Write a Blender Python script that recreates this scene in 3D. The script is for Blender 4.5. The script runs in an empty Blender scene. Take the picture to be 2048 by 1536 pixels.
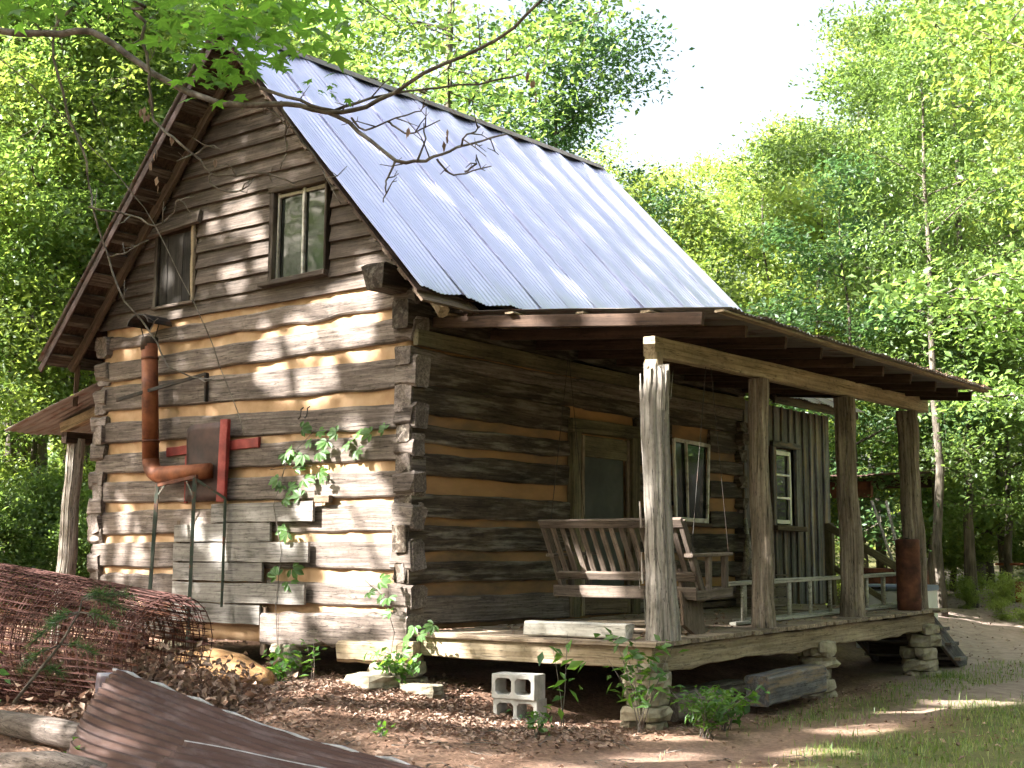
import bpy, math, random
import numpy as np
from mathutils import Matrix, Vector

# ---------------------------------------------------------------- camera, sky, sun, exposure
SC = bpy.context.scene
COL = SC.collection
cam_d = bpy.data.cameras.new('camera')
cam = bpy.data.objects.new('camera', cam_d)
COL.objects.link(cam)
SC.camera = cam
CAM = Vector((7.958, -8.745, 1.29))
yaw, pitch, roll = math.radians(-37.9), math.radians(7.45), math.radians(0.3)
fwd = Vector((math.sin(yaw) * math.cos(pitch), math.cos(yaw) * math.cos(pitch), math.sin(pitch)))
rgt = Vector((math.cos(yaw), -math.sin(yaw), 0))
upv = rgt.cross(fwd)
r2 = rgt * math.cos(roll) + upv * math.sin(roll)
u2 = -rgt * math.sin(roll) + upv * math.cos(roll)
cam.matrix_world = Matrix(((r2.x, u2.x, -fwd.x, CAM.x), (r2.y, u2.y, -fwd.y, CAM.y), (r2.z, u2.z, -fwd.z, CAM.z), (0, 0, 0, 1)))
cam_d.sensor_width = 36.0
cam_d.lens = 36.0 * 2600 / 2048
cam_d.clip_end = 900
SUN_AZ = Vector((-0.555, -0.832))           # horizontal direction towards the sun
SUN_EL = math.radians(35)
SUN = Vector((SUN_AZ.x * math.cos(SUN_EL), SUN_AZ.y * math.cos(SUN_EL), math.sin(SUN_EL))).normalized()
world = bpy.data.worlds.new('World')
SC.world = world
world.use_nodes = True
wn = world.node_tree
sky = wn.nodes.new('ShaderNodeTexSky')
sky.sky_type = 'NISHITA'
sky.sun_disc = False
sky.sun_elevation = SUN_EL
sky.sun_rotation = math.atan2(SUN_AZ.x, SUN_AZ.y)
sky.dust_density = 8.0
sky.air_density = 1.4
bg = wn.nodes['Background']
bg.inputs['Strength'].default_value = 0.08
haz = wn.nodes.new('ShaderNodeHueSaturation')          # pale hazy summer sky
haz.inputs['Saturation'].default_value = .65
wn.links.new(sky.outputs[0], haz.inputs['Color'])
wn.links.new(haz.outputs[0], bg.inputs[0])
sun_d = bpy.data.lights.new('sun', 'SUN')
sun_d.energy = 5.0
sun_d.angle = math.radians(0.53)
sun_d.color = (1.0, 0.955, 0.88)
sun_o = bpy.data.objects.new('sun', sun_d)
sun_o.rotation_euler = SUN.to_track_quat('Z', 'Y').to_euler()
COL.objects.link(sun_o)
SC.view_settings.view_transform = 'Standard'
SC.view_settings.look = 'None'
SC.view_settings.gamma = 1.0
SC.view_settings.exposure = 2.85
SC.render.engine = 'CYCLES'
SC.cycles.max_bounces = 7
SC.cycles.diffuse_bounces = 5
SC.cycles.glossy_bounces = 3
SC.cycles.transmission_bounces = 4
SC.cycles.transparent_max_bounces = 6
SC.cycles.caustics_reflective = False
SC.cycles.caustics_refractive = False
SC.cycles.use_denoising = True
SC.cycles.use_adaptive_sampling = True
SC.cycles.adaptive_threshold = .04

# ---------------------------------------------------------------- helpers
RNG = np.random.default_rng(7)
WM = {}                                       # world matrices of everything built


def setup(o, parent, M):
    COL.objects.link(o)
    M = M or Matrix.Identity(4)
    if parent is not None:
        o.parent = parent
        o.matrix_parent_inverse = WM[parent.name].inverted()
    o.matrix_basis = M
    WM[o.name] = M.copy()
    return o


def obj(name, me, mat=None, parent=None, M=None, label=None):
    if mat is not None and not me.materials:
        me.materials.append(mat)
    o = setup(bpy.data.objects.new(name, me), parent, M)
    if label:
        o['label'] = label
    return o


def tag(o, label, cat, group=None, kind=None):
    o['label'] = label
    o['category'] = cat
    if group:
        o['group'] = group
    if kind:
        o['kind'] = kind
    return o


def thing(name, label, cat, loc=(0, 0, 0), group=None):
    o = bpy.data.objects.new(name, None)
    o.empty_display_size = 0.2
    setup(o, None, Matrix.Translation(Vector(loc)))
    return tag(o, label, cat, group)


def mesh(name, V, F, smooth=False):
    me = bpy.data.meshes.new(name)
    V = np.asarray(V, dtype=np.float32).reshape(-1, 3)
    if isinstance(F, np.ndarray):
        n, k = F.shape
        me.vertices.add(len(V)); me.vertices.foreach_set('co', V.ravel())
        me.loops.add(n * k); me.loops.foreach_set('vertex_index', F.astype(np.int32).ravel())
        me.polygons.add(n); me.polygons.foreach_set('loop_start', np.arange(0, n * k, k, dtype=np.int32))
        me.update(calc_edges=True)
        me.validate()
    else:
        me.from_pydata([tuple(map(float, v)) for v in V], [], [tuple(map(int, f)) for f in F])
    if smooth:
        me.polygons.foreach_set('use_smooth', np.ones(len(me.polygons), dtype=bool))
    me.update()
    return me


class MB:
    """collects shapes in world space, builds ONE mesh"""
    def __init__(self):
        self.V, self.F = [], []

    def add(self, V, F):
        n = len(self.V)
        self.V += [tuple(v) for v in V]
        self.F += [tuple(i + n for i in f) for f in F]
        return self

    def box(self, a, b):
        (x0, y0, z0), (x1, y1, z1) = a, b
        return self.add([(x0, y0, z0), (x1, y0, z0), (x1, y1, z0), (x0, y1, z0), (x0, y0, z1), (x1, y0, z1), (x1, y1, z1), (x0, y1, z1)],
                        [(0, 3, 2, 1), (4, 5, 6, 7), (0, 1, 5, 4), (1, 2, 6, 5), (2, 3, 7, 6), (3, 0, 4, 7)])

    def tube(self, pts, rad, sides=6, cap=True):
        V, F = tube(pts, rad, sides, cap)
        return self.add(V, F)

    def build(self, name, mat, parent=None, smooth=False, label=None):
        return obj(name, mesh(name, self.V, self.F, smooth), mat, parent, None, label)


def tube(pts, rad, sides=6, cap=True):
    P = [Vector(p) for p in pts]
    if not hasattr(rad, '__len__'):
        rad = [rad] * len(P)
    V, F = [], []
    ref = None
    for i, p in enumerate(P):
        t = (P[min(i + 1, len(P) - 1)] - P[max(i - 1, 0)]).normalized()
        if ref is None:
            ref = Vector((0, 0, 1)) if abs(t.z) < .9 else Vector((1, 0, 0))
        a = t.cross(ref).normalized(); b = t.cross(a).normalized(); ref = -b if False else ref
        for k in range(sides):
            an = 2 * math.pi * k / sides
            V.append(tuple(p + (a * math.cos(an) + b * math.sin(an)) * rad[i]))
    for i in range(len(P) - 1):
        for k in range(sides):
            k2 = (k + 1) % sides
            F.append((i * sides + k, i * sides + k2, (i + 1) * sides + k2, (i + 1) * sides + k))
    if cap:
        F.append(tuple(range(sides))[::-1])
        n = (len(P) - 1) * sides
        F.append(tuple(range(n, n + sides)))
    return V, F


def sines(seed, n=4, f=1.0):
    r = random.Random(seed)
    T = [(r.uniform(.4, 1) / (1 + .75 * k), f * (1 + 2.3 * k) * r.uniform(.7, 1.4), r.uniform(0, 6.28)) for k in range(n + 2)]
    return lambda x: sum(a * math.sin(w * x + p) for a, w, p in T)


def timber(L, w, h, seg=4, amp=.003, ch=.006, seed=0, zamp=None, freq=2.5, taper=1.0, rough_end=0.0):
    """a hewn stick along local X (0..L); w = local Y size, h = local Z size; chamfered and slightly uneven"""
    zamp = amp if zamp is None else zamp
    s = [sines(seed * 7 + k, 4, freq) for k in range(4)]
    r = random.Random(seed + 5)
    V, F = [], []
    for i in range(seg + 1):
        u = i / seg
        x = L * u
        k = 1 + (taper - 1) * u
        y0, y1 = -w / 2 * k + amp * s[0](x), w / 2 * k + amp * s[1](x)
        z0, z1 = -h / 2 * k + zamp * s[2](x), h / 2 * k + zamp * s[3](x)
        c = min(ch, (z1 - z0) * .35, (y1 - y0) * .35)
        ring = [(y0 + c, z0), (y1 - c, z0), (y1, z0 + c), (y1, z1 - c), (y1 - c, z1), (y0 + c, z1), (y0, z1 - c), (y0, z0 + c)]
        for (y, z) in ring:
            e = r.uniform(-1, 1) * rough_end if i in (0, seg) else 0
            V.append((x + e, y, z))
    for i in range(seg):
        for k in range(8):
            k2 = (k + 1) % 8
            F.append((i * 8 + k, i * 8 + k2, (i + 1) * 8 + k2, (i + 1) * 8 + k))
    F.append(tuple(range(8))[::-1])
    F.append(tuple(range(seg * 8, seg * 8 + 8)))
    return mesh('timber', V, [f[::-1] for f in F])


def frame_at(p0, p1, up=(0, 0, 1)):
    p0, p1 = Vector(p0), Vector(p1)
    x = (p1 - p0).normalized()
    z = Vector(up)
    z = (z - x * z.dot(x))
    if z.length < 1e-4:
        z = Vector((1, 0, 0)) - x * x.x
    z.normalize()
    y = z.cross(x)
    return Matrix(((x.x, y.x, z.x, p0.x), (x.y, y.y, z.y, p0.y), (x.z, y.z, z.z, p0.z), (0, 0, 0, 1)))


_seed = [100]


def beam(name, p0, p1, w, h, mat, parent=None, up=(0, 0, 1), label=None, **k):
    """stick from p0 to p1 (axis through its middle); h along 'up', w across"""
    _seed[0] += 1
    k.setdefault('seed', _seed[0])
    me = timber((Vector(p1) - Vector(p0)).length, w, h, **k)
    return obj(name, me, mat, parent, frame_at(p0, p1, up), label)


def grid_slab(name, fn, off, nu, nv, mat, parent=None, smooth=True, label=None):
    """closed sheet: front face fn(u,v), back face moved by off"""
    off = Vector(off)
    V, F = [], []
    for j in range(nv + 1):
        for i in range(nu + 1):
            V.append(Vector(fn(i / nu, j / nv)))
    n = len(V)
    V += [v + off for v in V]
    w = nu + 1
    for j in range(nv):
        for i in range(nu):
            a = j * w + i
            F.append((a, a + 1, a + w + 1, a + w))
            F.append((n + a, n + a + w, n + a + w + 1, n + a + 1))
    per = [i for i in range(nu)] + [j * w + nu for j in range(nv)] + [nv * w + i for i in range(nu, 0, -1)] + [j * w for j in range(nv, 0, -1)]
    for k in range(len(per)):
        a, b = per[k], per[(k + 1) % len(per)]
        F.append((b, a, n + a, n + b))
    me = mesh(name, [tuple(v) for v in V], F, smooth)
    return obj(name, me, mat, parent, None, label)


def lathe(profile, sides=24, M=None, closed=True):
    V, F = [], []
    for (r, z) in profile:
        for k in range(sides):
            a = 2 * math.pi * k / sides
            V.append((r * math.cos(a), r * math.sin(a), z))
    for i in range(len(profile) - 1):
        for k in range(sides):
            k2 = (k + 1) % sides
            F.append((i * sides + k, i * sides + k2, (i + 1) * sides + k2, (i + 1) * sides + k))
    if closed:
        F.append(tuple(range(sides))[::-1])
        n = (len(profile) - 1) * sides
        F.append(tuple(range(n, n + sides)))
    return V, F


# ---------------------------------------------------------------- materials
def new_mat(name):
    m = bpy.data.materials.new(name)
    m.use_nodes = True
    t = m.node_tree
    return m, t, t.nodes, t.links, t.nodes['Principled BSDF']


def N(nodes, typ, **k):
    n = nodes.new(typ)
    for a, b in k.items():
        setattr(n, a, b)
    return n


def ramp(nodes, stops):
    r = nodes.new('ShaderNodeValToRGB')
    e = r.color_ramp.elements
    while len(e) < len(stops):
        e.new(.5)
    for i, (p, c) in enumerate(stops):
        e[i].position = p
        e[i].color = (*c, 1) if len(c) == 3 else c
    return r


def mixc(nodes, links, fac, a, b, mode='MIX'):
    m = nodes.new('ShaderNodeMix')
    m.data_type = 'RGBA'
    m.blend_type = mode
    for sock, v in ((m.inputs[0], fac), (m.inputs[6], a), (m.inputs[7], b)):
        if hasattr(v, 'is_linked'):
            links.new(v, sock)
        elif hasattr(v, '__len__'):
            sock.default_value = (*v, 1)
        else:
            sock.default_value = v
    return m.outputs[2]


def coords(nodes, links, scale, rnd=True):
    tc = nodes.new('ShaderNodeTexCoord')
    mp = nodes.new('ShaderNodeMapping')
    mp.inputs['Scale'].default_value = scale
    src = tc.outputs['Object']
    if rnd:
        oi = nodes.new('ShaderNodeObjectInfo')
        ma = N(nodes, 'ShaderNodeMath', operation='MULTIPLY'); ma.inputs[1].default_value = 61.0
        links.new(oi.outputs['Random'], ma.inputs[0])
        ad = N(nodes, 'ShaderNodeVectorMath', operation='ADD')
        links.new(src, ad.inputs[0]); links.new(ma.outputs[0], ad.inputs[1])
        src = ad.outputs[0]
    links.new(src, mp.inputs[0])
    return mp.outputs[0]


def noise(nodes, links, vec, scale=1.0, detail=5.0, rough=.6, dist=0.0):
    n = nodes.new('ShaderNodeTexNoise')
    n.inputs['Scale'].default_value = scale
    n.inputs['Detail'].default_value = detail
    n.inputs['Roughness'].default_value = rough
    n.inputs['Distortion'].default_value = dist
    links.new(vec, n.inputs['Vector'])
    return n.outputs['Fac']


def vary(nodes, links, col, lo, hi, sat=0.12):
    oi = nodes.new('ShaderNodeObjectInfo')
    mr = nodes.new('ShaderNodeMapRange')
    mr.inputs['To Min'].default_value = lo
    mr.inputs['To Max'].default_value = hi
    links.new(oi.outputs['Random'], mr.inputs['Value'])
    hs = nodes.new('ShaderNodeHueSaturation')
    links.new(mr.outputs[0], hs.inputs['Value'])
    links.new(col, hs.inputs['Color'])
    return hs.outputs[0]


def wood(name, dark, mid, light, gx=1.1, gy=26.0, bump=.5, rough=.85, lo=.75, hi=1.2, blotch=.5, crack=.7, stain=None):
    m, t, nd, lk, bs = new_mat(name)
    v = coords(nd, lk, (gx, gy, gy))
    f = noise(nd, lk, v, 1.0, 8, .74, .12)
    r = ramp(nd, [(.30, dark), (.5, mid), (.72, light)])
    lk.new(f, r.inputs[0])
    vb = coords(nd, lk, (.9, 3.0, 3.0))
    b = noise(nd, lk, vb, 1.6, 4, .6)
    rb = ramp(nd, [(.32, (1 - blotch,) * 3), (.66, (1.18,) * 3)])
    lk.new(b, rb.inputs[0])
    c = mixc(nd, lk, 1.0, r.outputs[0], rb.outputs[0], 'MULTIPLY')
    vc = coords(nd, lk, (.55, 17.0, 17.0))
    cr = noise(nd, lk, vc, 1.3, 3, .5, .1)
    rc = ramp(nd, [(.485, (1, 1, 1)), (.5, (1 - crack,) * 3), (.515, (1, 1, 1))])
    lk.new(cr, rc.inputs[0])
    c = mixc(nd, lk, 1.0, c, rc.outputs[0], 'MULTIPLY')
    if stain:
        vs = coords(nd, lk, (.7, 7.0, 7.0))
        s = noise(nd, lk, vs, 2.2, 4, .6)
        rs = ramp(nd, [(.5, (0, 0, 0)), (.68, (1, 1, 1))])
        lk.new(s, rs.inputs[0])
        c = mixc(nd, lk, rs.outputs[0], c, stain)
    vk = coords(nd, lk, (9.0, 13.0, 13.0))
    kn = noise(nd, lk, vk, 2.2, 5, .7)
    rk = ramp(nd, [(.33, (.62,) * 3), (.46, (1.0,) * 3), (.7, (1.14,) * 3)])
    lk.new(kn, rk.inputs[0])
    c = mixc(nd, lk, .8, c, rk.outputs[0], 'MULTIPLY')
    c = vary(nd, lk, c, lo, hi)
    lk.new(c, bs.inputs['Base Color'])
    bs.inputs['Roughness'].default_value = rough
    bs.inputs['Specular IOR Level'].default_value = .25
    h = mixc(nd, lk, .35, f, rc.outputs[0])
    bp = nd.new('ShaderNodeBump')
    bp.inputs['Strength'].default_value = bump
    bp.inputs['Distance'].default_value = .012
    lk.new(h, bp.inputs['Height'])
    lk.new(bp.outputs[0], bs.inputs['Normal'])
    return m


def patchy(name, c1, c2, c3=None, scale=6.0, rough=.85, metal=0.0, bump=.3, dist=.01, detail=6, rnd=True, lo=.85, hi=1.12, spec=.3, p=(.35, .5, .68), stretch=(1, 1, 1)):
    m, t, nd, lk, bs = new_mat(name)
    v = coords(nd, lk, stretch, rnd)
    f = noise(nd, lk, v, scale, detail, .62)
    r = ramp(nd, [(p[0], c1), (p[1], c2), (p[2], c3 or c2)])
    lk.new(f, r.inputs[0])
    c = r.outputs[0]
    if rnd:
        c = vary(nd, lk, c, lo, hi)
    lk.new(c, bs.inputs['Base Color'])
    bs.inputs['Roughness'].default_value = rough
    bs.inputs['Metallic'].default_value = metal
    bs.inputs['Specular IOR Level'].default_value = spec
    if bump:
        f2 = noise(nd, lk, v, scale * 3.1, 5, .65)
        bp = nd.new('ShaderNodeBump')
        bp.inputs['Strength'].default_value = bump
        bp.inputs['Distance'].default_value = dist
        lk.new(f2, bp.inputs['Height'])
        lk.new(bp.outputs[0], bs.inputs['Normal'])
    return m


def leafmat(name, c_dark, c_mid, c_light, trans=.55, rough=.5):
    m = bpy.data.materials.new(name)
    m.use_nodes = True
    t = m.node_tree; nd = t.nodes; lk = t.links
    nd.remove(nd['Principled BSDF'])
    out = nd['Material Output']
    ge = nd.new('ShaderNodeNewGeometry')
    r = ramp(nd, [(0, c_dark), (.5, c_mid), (1, c_light)])
    lk.new(ge.outputs['Random Per Island'], r.inputs[0])
    col = vary(nd, lk, r.outputs[0], .8, 1.2)
    d = nd.new('ShaderNodeBsdfDiffuse'); lk.new(col, d.inputs[0])
    tr = nd.new('ShaderNodeBsdfTranslucent')
    hs = nd.new('ShaderNodeHueSaturation'); hs.inputs['Hue'].default_value = .485; hs.inputs['Saturation'].default_value = 1.1; hs.inputs['Value'].default_value = 2.2
    lk.new(col, hs.inputs['Color']); lk.new(hs.outputs[0], tr.inputs[0])
    mx = nd.new('ShaderNodeMixShader'); mx.inputs[0].default_value = trans
    lk.new(d.outputs[0], mx.inputs[1]); lk.new(tr.outputs[0], mx.inputs[2])
    gl = nd.new('ShaderNodeBsdfGlossy'); gl.inputs['Roughness'].default_value = rough; gl.inputs[0].default_value = (.9, .95, 1, 1)
    m2 = nd.new('ShaderNodeMixShader'); m2.inputs[0].default_value = .035
    lk.new(mx.outputs[0], m2.inputs[1]); lk.new(gl.outputs[0], m2.inputs[2])
    lk.new(m2.outputs[0], out.inputs['Surface'])
    return m


MAT = {}
MAT['log'] = wood('hewn_log_grey', (.052, .040, .035), (.155, .125, .109), (.30, .262, .236), 1.3, 38, .7, lo=.8, hi=1.15, blotch=.4)
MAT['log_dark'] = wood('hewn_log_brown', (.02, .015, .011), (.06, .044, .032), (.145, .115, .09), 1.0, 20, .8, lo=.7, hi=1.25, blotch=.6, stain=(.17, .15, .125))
MAT['siding'] = wood('clapboard_weathered', (.044, .034, .028), (.11, .086, .072), (.205, .175, .152), .9, 40, .45, lo=.7, hi=1.2, blotch=.45)
MAT['patch'] = wood('board_grey', (.09, .082, .075), (.21, .195, .18), (.34, .32, .30), .8, 30, .4, lo=.85, hi=1.12, blotch=.3)
MAT['batten'] = wood('board_blue_grey', (.055, .052, .056), (.15, .142, .15), (.29, .277, .28), .7, 30, .5, lo=.65, hi=1.2, blotch=.55, stain=(.24, .17, .115))
MAT['tan'] = wood('sawn_tan', (.14, .10, .06), (.30, .235, .16), (.44, .37, .27), .8, 28, .35, lo=.85, hi=1.12, blotch=.35)
MAT['deck'] = wood('deck_plank', (.11, .08, .055), (.27, .21, .155), (.42, .35, .28), .8, 28, .4, lo=.75, hi=1.15, blotch=.45)
MAT['raft'] = wood('rafter_red_brown', (.03, .018, .013), (.062, .038, .027), (.11, .07, .05), .8, 26, .35, lo=.8, hi=1.15, blotch=.35)
MAT['frame'] = wood('trim_brown', (.05, .032, .022), (.12, .085, .06), (.21, .165, .125), .8, 30, .4)
MAT['olive'] = wood('door_trim_olive', (.07, .058, .032), (.15, .128, .075), (.24, .205, .13), .8, 30, .3)
MAT['pale'] = wood('timber_pale', (.26, .24, .22), (.48, .46, .43), (.66, .64, .60), .9, 22, .4, blotch=.25)
MAT['swing'] = wood('swing_brown', (.058, .044, .035), (.14, .108, .088), (.25, .205, .175), .9, 30, .35, blotch=.35)
MAT['post'] = wood('cedar_post', (.10, .082, .066), (.31, .28, .25), (.50, .47, .43), .9, 26, 1.0, blotch=.4, crack=.85)
MAT['post2'] = wood('cedar_post_brown', (.075, .055, .04), (.20, .16, .125), (.36, .31, .26), .9, 26, 1.0, blotch=.45, crack=.85)
MAT['grey_rail'] = wood('ladder_wood', (.2, .19, .16), (.36, .345, .30), (.48, .46, .41), .9, 26, .25, blotch=.2)
MAT['rotlog'] = wood('rotten_log', (.11, .055, .02), (.30, .165, .07), (.46, .29, .15), .9, 14, .8, blotch=.4)
MAT['darkwood'] = wood('shutter_wood', (.012, .010, .009), (.03, .026, .023), (.06, .052, .046), .9, 30, .4)
MAT['edge'] = patchy('sheet_lit_edge', (.20, .20, .21), (.33, .33, .35), (.42, .42, .45), 9, .6, .3, .2, .002)  # paler grey that paints the lit top edges of the sheets
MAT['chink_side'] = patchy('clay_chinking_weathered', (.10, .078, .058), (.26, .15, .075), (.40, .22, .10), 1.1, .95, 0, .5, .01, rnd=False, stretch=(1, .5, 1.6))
MAT['chink'] = patchy('clay_chinking', (.32, .20, .115), (.41, .268, .16), (.48, .34, .225), 3.2, .95, 0, .5, .01, rnd=False)
MAT['concrete'] = patchy('concrete', (.36, .355, .34), (.47, .465, .45), (.56, .55, .53), 9, .95, 0, .5, .004)
MAT['stone'] = patchy('field_stone', (.14, .12, .085), (.27, .235, .175), (.40, .36, .28), 7, .95, 0, .8, .012, lo=.75, hi=1.2)
MAT['rust'] = patchy('rust', (.035, .012, .008), (.085, .03, .017), (.16, .06, .03), 6, .8, 0, .3, .003)
MAT['pipe'] = patchy('pipe_rust', (.085, .026, .012), (.18, .056, .022), (.27, .095, .04), 5, .6, .15, .15, .002)
MAT['wire'] = patchy('wire_rust', (.035, .015, .013), (.085, .036, .031), (.16, .075, .065), 9, .85, 0, 0)
MAT['redpaint'] = patchy('red_paint', (.14, .018, .015), (.24, .032, .027), (.34, .07, .058), 5, .6, 0, .2, .002)
MAT['dkmetal'] = patchy('stove_panel', (.02, .013, .012), (.045, .026, .024), (.075, .04, .034), 4, .6, .2, .2, .003)
MAT['black'] = patchy('black_iron', (.012, .012, .012), (.025, .022, .02), (.06, .035, .025), 8, .6, .3, .1, .002)
MAT['green_iron'] = patchy('painted_iron', (.03, .045, .032), (.05, .06, .045), (.19, .06, .035), 4, .6, .1, .1, .002, p=(.35, .52, .62))
MAT['white'] = patchy('white_paint', (.62, .62, .6), (.72, .72, .70), (.78, .78, .77), 4, .5, 0, .05, .001)
MAT['whitewood'] = patchy('chipped_white_paint', (.30, .28, .24), (.60, .59, .55), (.70, .69, .66), 9, .7, 0, .2, .002)
MAT['blue'] = patchy('blue_lid', (.10, .13, .20), (.15, .19, .28), None, 4, .5, 0, 0)
MAT['bark'] = patchy('bark', (.04, .034, .028), (.10, .086, .07), (.20, .175, .145), 3.0, .95, 0, 1.0, .03, stretch=(2.5, 2.5, .5))
MAT['twig'] = patchy('twig_bark', (.06, .05, .045), (.13, .115, .10), (.24, .22, .20), 14, .9, 0, .4, .004)
MAT['deadleaf'] = patchy('dead_leaf', (.12, .06, .035), (.24, .14, .09), (.42, .29, .21), 30, .9, 0, 0, rnd=False)
MAT['deadleaf'] = leafmat('dead_leaf_litter', (.10, .062, .042), (.20, .13, .09), (.36, .25, .185), .12, .7)
MAT['leaf'] = leafmat('leaf_green', (.08, .135, .034), (.105, .175, .045), (.14, .215, .06), .5)
MAT['leaf2'] = leafmat('leaf_yellow_green', (.12, .17, .04), (.15, .21, .05), (.185, .25, .065), .5)
MAT['leaf3'] = leafmat('leaf_blue_green', (.05, .11, .04), (.07, .145, .05), (.095, .18, .062), .5)
MAT['maple'] = leafmat('leaf_maple', (.04, .115, .02), (.07, .165, .028), (.11, .22, .04), .5)
MAT['vine'] = leafmat('leaf_vine', (.04, .10, .016), (.06, .14, .022), (.095, .19, .032), .4)
MAT['pine'] = leafmat('pine_needles', (.03, .075, .022), (.05, .11, .03), (.08, .15, .04), .3)
MAT['grass'] = leafmat('grass_blades', (.06, .10, .02), (.095, .155, .03), (.20, .22, .07), .4)


def tin_mat(name, base, rough, rustcol, amt):
    m, t, nd, lk, bs = new_mat(name)
    v = coords(nd, lk, (.5, 3.0, 3.0))
    f = noise(nd, lk, v, 1.2, 5, .6)
    r = ramp(nd, [(.3, tuple(c * .86 for c in base)), (.7, base)])
    lk.new(f, r.inputs[0])
    f2 = noise(nd, lk, v, 3.5, 6, .7)
    r3 = ramp(nd, [(amt, (0, 0, 0)), (amt + .12, (1, 1, 1))])
    lk.new(f2, r3.inputs[0])
    c = mixc(nd, lk, r3.outputs[0], r.outputs[0], rustcol)
    lk.new(c, bs.inputs['Base Color'])
    bs.inputs['Metallic'].default_value = .75
    rr = nd.new('ShaderNodeMapRange')
    rr.inputs['To Min'].default_value = rough - .06
    rr.inputs['To Max'].default_value = rough + .12
    lk.new(f, rr.inputs['Value'])
    lk.new(rr.outputs[0], bs.inputs['Roughness'])
    return m


MAT['tin'] = tin_mat('galvanised_roof', (.64, .65, .84), .45, (.48, .48, .58), .62)
MAT['tin_dark'] = tin_mat('old_roof_tin', (.22, .20, .19), .6, (.13, .07, .045), .52)
MAT['tin_rust'] = tin_mat('rusted_sheet', (.12, .083, .078), .65, (.075, .042, .034), .40)


def glass_mat():
    m, t, nd, lk, bs = new_mat('window_glass')
    bs.inputs['Base Color'].default_value = (.012, .014, .012, 1)
    bs.inputs['Roughness'].default_value = .04
    bs.inputs['Specular IOR Level'].default_value = .5
    v = coords(nd, lk, (1, 1, 1))
    f = noise(nd, lk, v, 2.2, 2, .5)
    bp = nd.new('ShaderNodeBump'); bp.inputs['Strength'].default_value = .12; bp.inputs['Distance'].default_value = .02
    lk.new(f, bp.inputs['Height']); lk.new(bp.outputs[0], bs.inputs['Normal'])
    return m


MAT['glass'] = glass_mat()
MAT['screen'] = patchy('door_screen', (.03, .033, .028), (.045, .05, .042), (.065, .07, .06), 3, .7, 0, .1, .002, spec=.4)


def ground_mat():
    m, t, nd, lk, bs = new_mat('forest_soil')
    tc = nd.new('ShaderNodeTexCoord')
    v = tc.outputs['Object']
    f = noise(nd, lk, v, 1.3, 8, .7)
    r = ramp(nd, [(.3, (.11, .064, .044)), (.5, (.21, .128, .09)), (.7, (.30, .20, .145))])
    lk.new(f, r.inputs[0])
    f2 = noise(nd, lk, v, 26, 4, .7)
    r2_ = ramp(nd, [(.35, (.55,) * 3), (.65, (1.3,) * 3)])
    lk.new(f2, r2_.inputs[0])
    c = mixc(nd, lk, 1.0, r.outputs[0], r2_.outputs[0], 'MULTIPLY')
    at = N(nd, 'ShaderNodeAttribute', attribute_name='cover')
    sp = nd.new('ShaderNodeSeparateColor')
    lk.new(at.outputs['Color'], sp.inputs[0])
    fp = noise(nd, lk, v, 5, 6, .7)
    rp = ramp(nd, [(.3, (.20, .15, .13)), (.7, (.36, .285, .25))])
    lk.new(fp, rp.inputs[0])
    c = mixc(nd, lk, sp.outputs[0], c, rp.outputs[0])
    rg = ramp(nd, [(.3, (.05, .075, .022)), (.7, (.13, .125, .05))])
    lk.new(fp, rg.inputs[0])
    c = mixc(nd, lk, sp.outputs[1], c, rg.outputs[0])
    lk.new(c, bs.inputs['Base Color'])
    bs.inputs['Roughness'].default_value = .95
    bs.inputs['Specular IOR Level'].default_value = .15
    bp = nd.new('ShaderNodeBump'); bp.inputs['Strength'].default_value = .8; bp.inputs['Distance'].default_value = .03
    lk.new(f2, bp.inputs['Height']); lk.new(bp.outputs[0], bs.inputs['Normal'])
    return m


MAT['soil'] = ground_mat()

# ---------------------------------------------------------------- ground
def ss(a, b, x):
    t = np.clip((x - a) / (b - a), 0, 1)
    return t * t * (3 - 2 * t)


def ground_z(x, y):
    x = np.asarray(x, dtype=float); y = np.asarray(y, dtype=float)
    g = -.10 + .25 * ss(1.7, -.2, x) * ss(-3.6, -.8, y)
    g = g + .032 * np.clip(y - 7, 0, 60) + .055 * np.clip(-6 - x, 0, 60)
    g = g + .018 * np.sin(1.3 * x + .7 * y) + .014 * np.sin(2.9 * x - 1.7 * y + 1) + .008 * np.sin(5.1 * x + 4.3 * y)
    g = g + .10 * np.sin(.19 * x + 1) * np.sin(.23 * y) * ss(8, 25, np.hypot(x, y))
    return g


def gz(x, y):
    return float(ground_z(x, y))


def axis_steps(c0, c1, far, step):
    mid = list(np.arange(c0, c1 + 1e-6, step))
    lo, hi, s = [c0], [c1], step
    while hi[-1] < far:
        s *= 1.18
        lo.append(lo[-1] - s); hi.append(hi[-1] + s)
    return np.array(sorted(lo[1:]) + mid + hi[1:])


gx_, gy_ = axis_steps(-7, 8, 330, .16), axis_steps(-7, 16, 330, .18)
GX, GY = np.meshgrid(gx_, gy_)
GZ = ground_z(GX, GY) + RNG.normal(0, .006, GX.shape) * (np.hypot(GX, GY) < 20)
V = np.stack([GX, GY, GZ], -1).reshape(-1, 3)
nx, ny = len(gx_), len(gy_)
ii, jj = np.meshgrid(np.arange(nx - 1), np.arange(ny - 1))
a = (jj * nx + ii).ravel()
gm = mesh('ground', V, np.stack([a, a + 1, a + nx + 1, a + nx], -1), True)


def seg_dist(x, y, P):
    d = np.full(np.shape(x), 1e9)
    for (x0, y0), (x1, y1) in zip(P[:-1], P[1:]):
        dx, dy = x1 - x0, y1 - y0
        t = np.clip(((x - x0) * dx + (y - y0) * dy) / (dx * dx + dy * dy), 0, 1)
        d = np.minimum(d, np.hypot(x - x0 - t * dx, y - y0 - t * dy))
    return d


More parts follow.
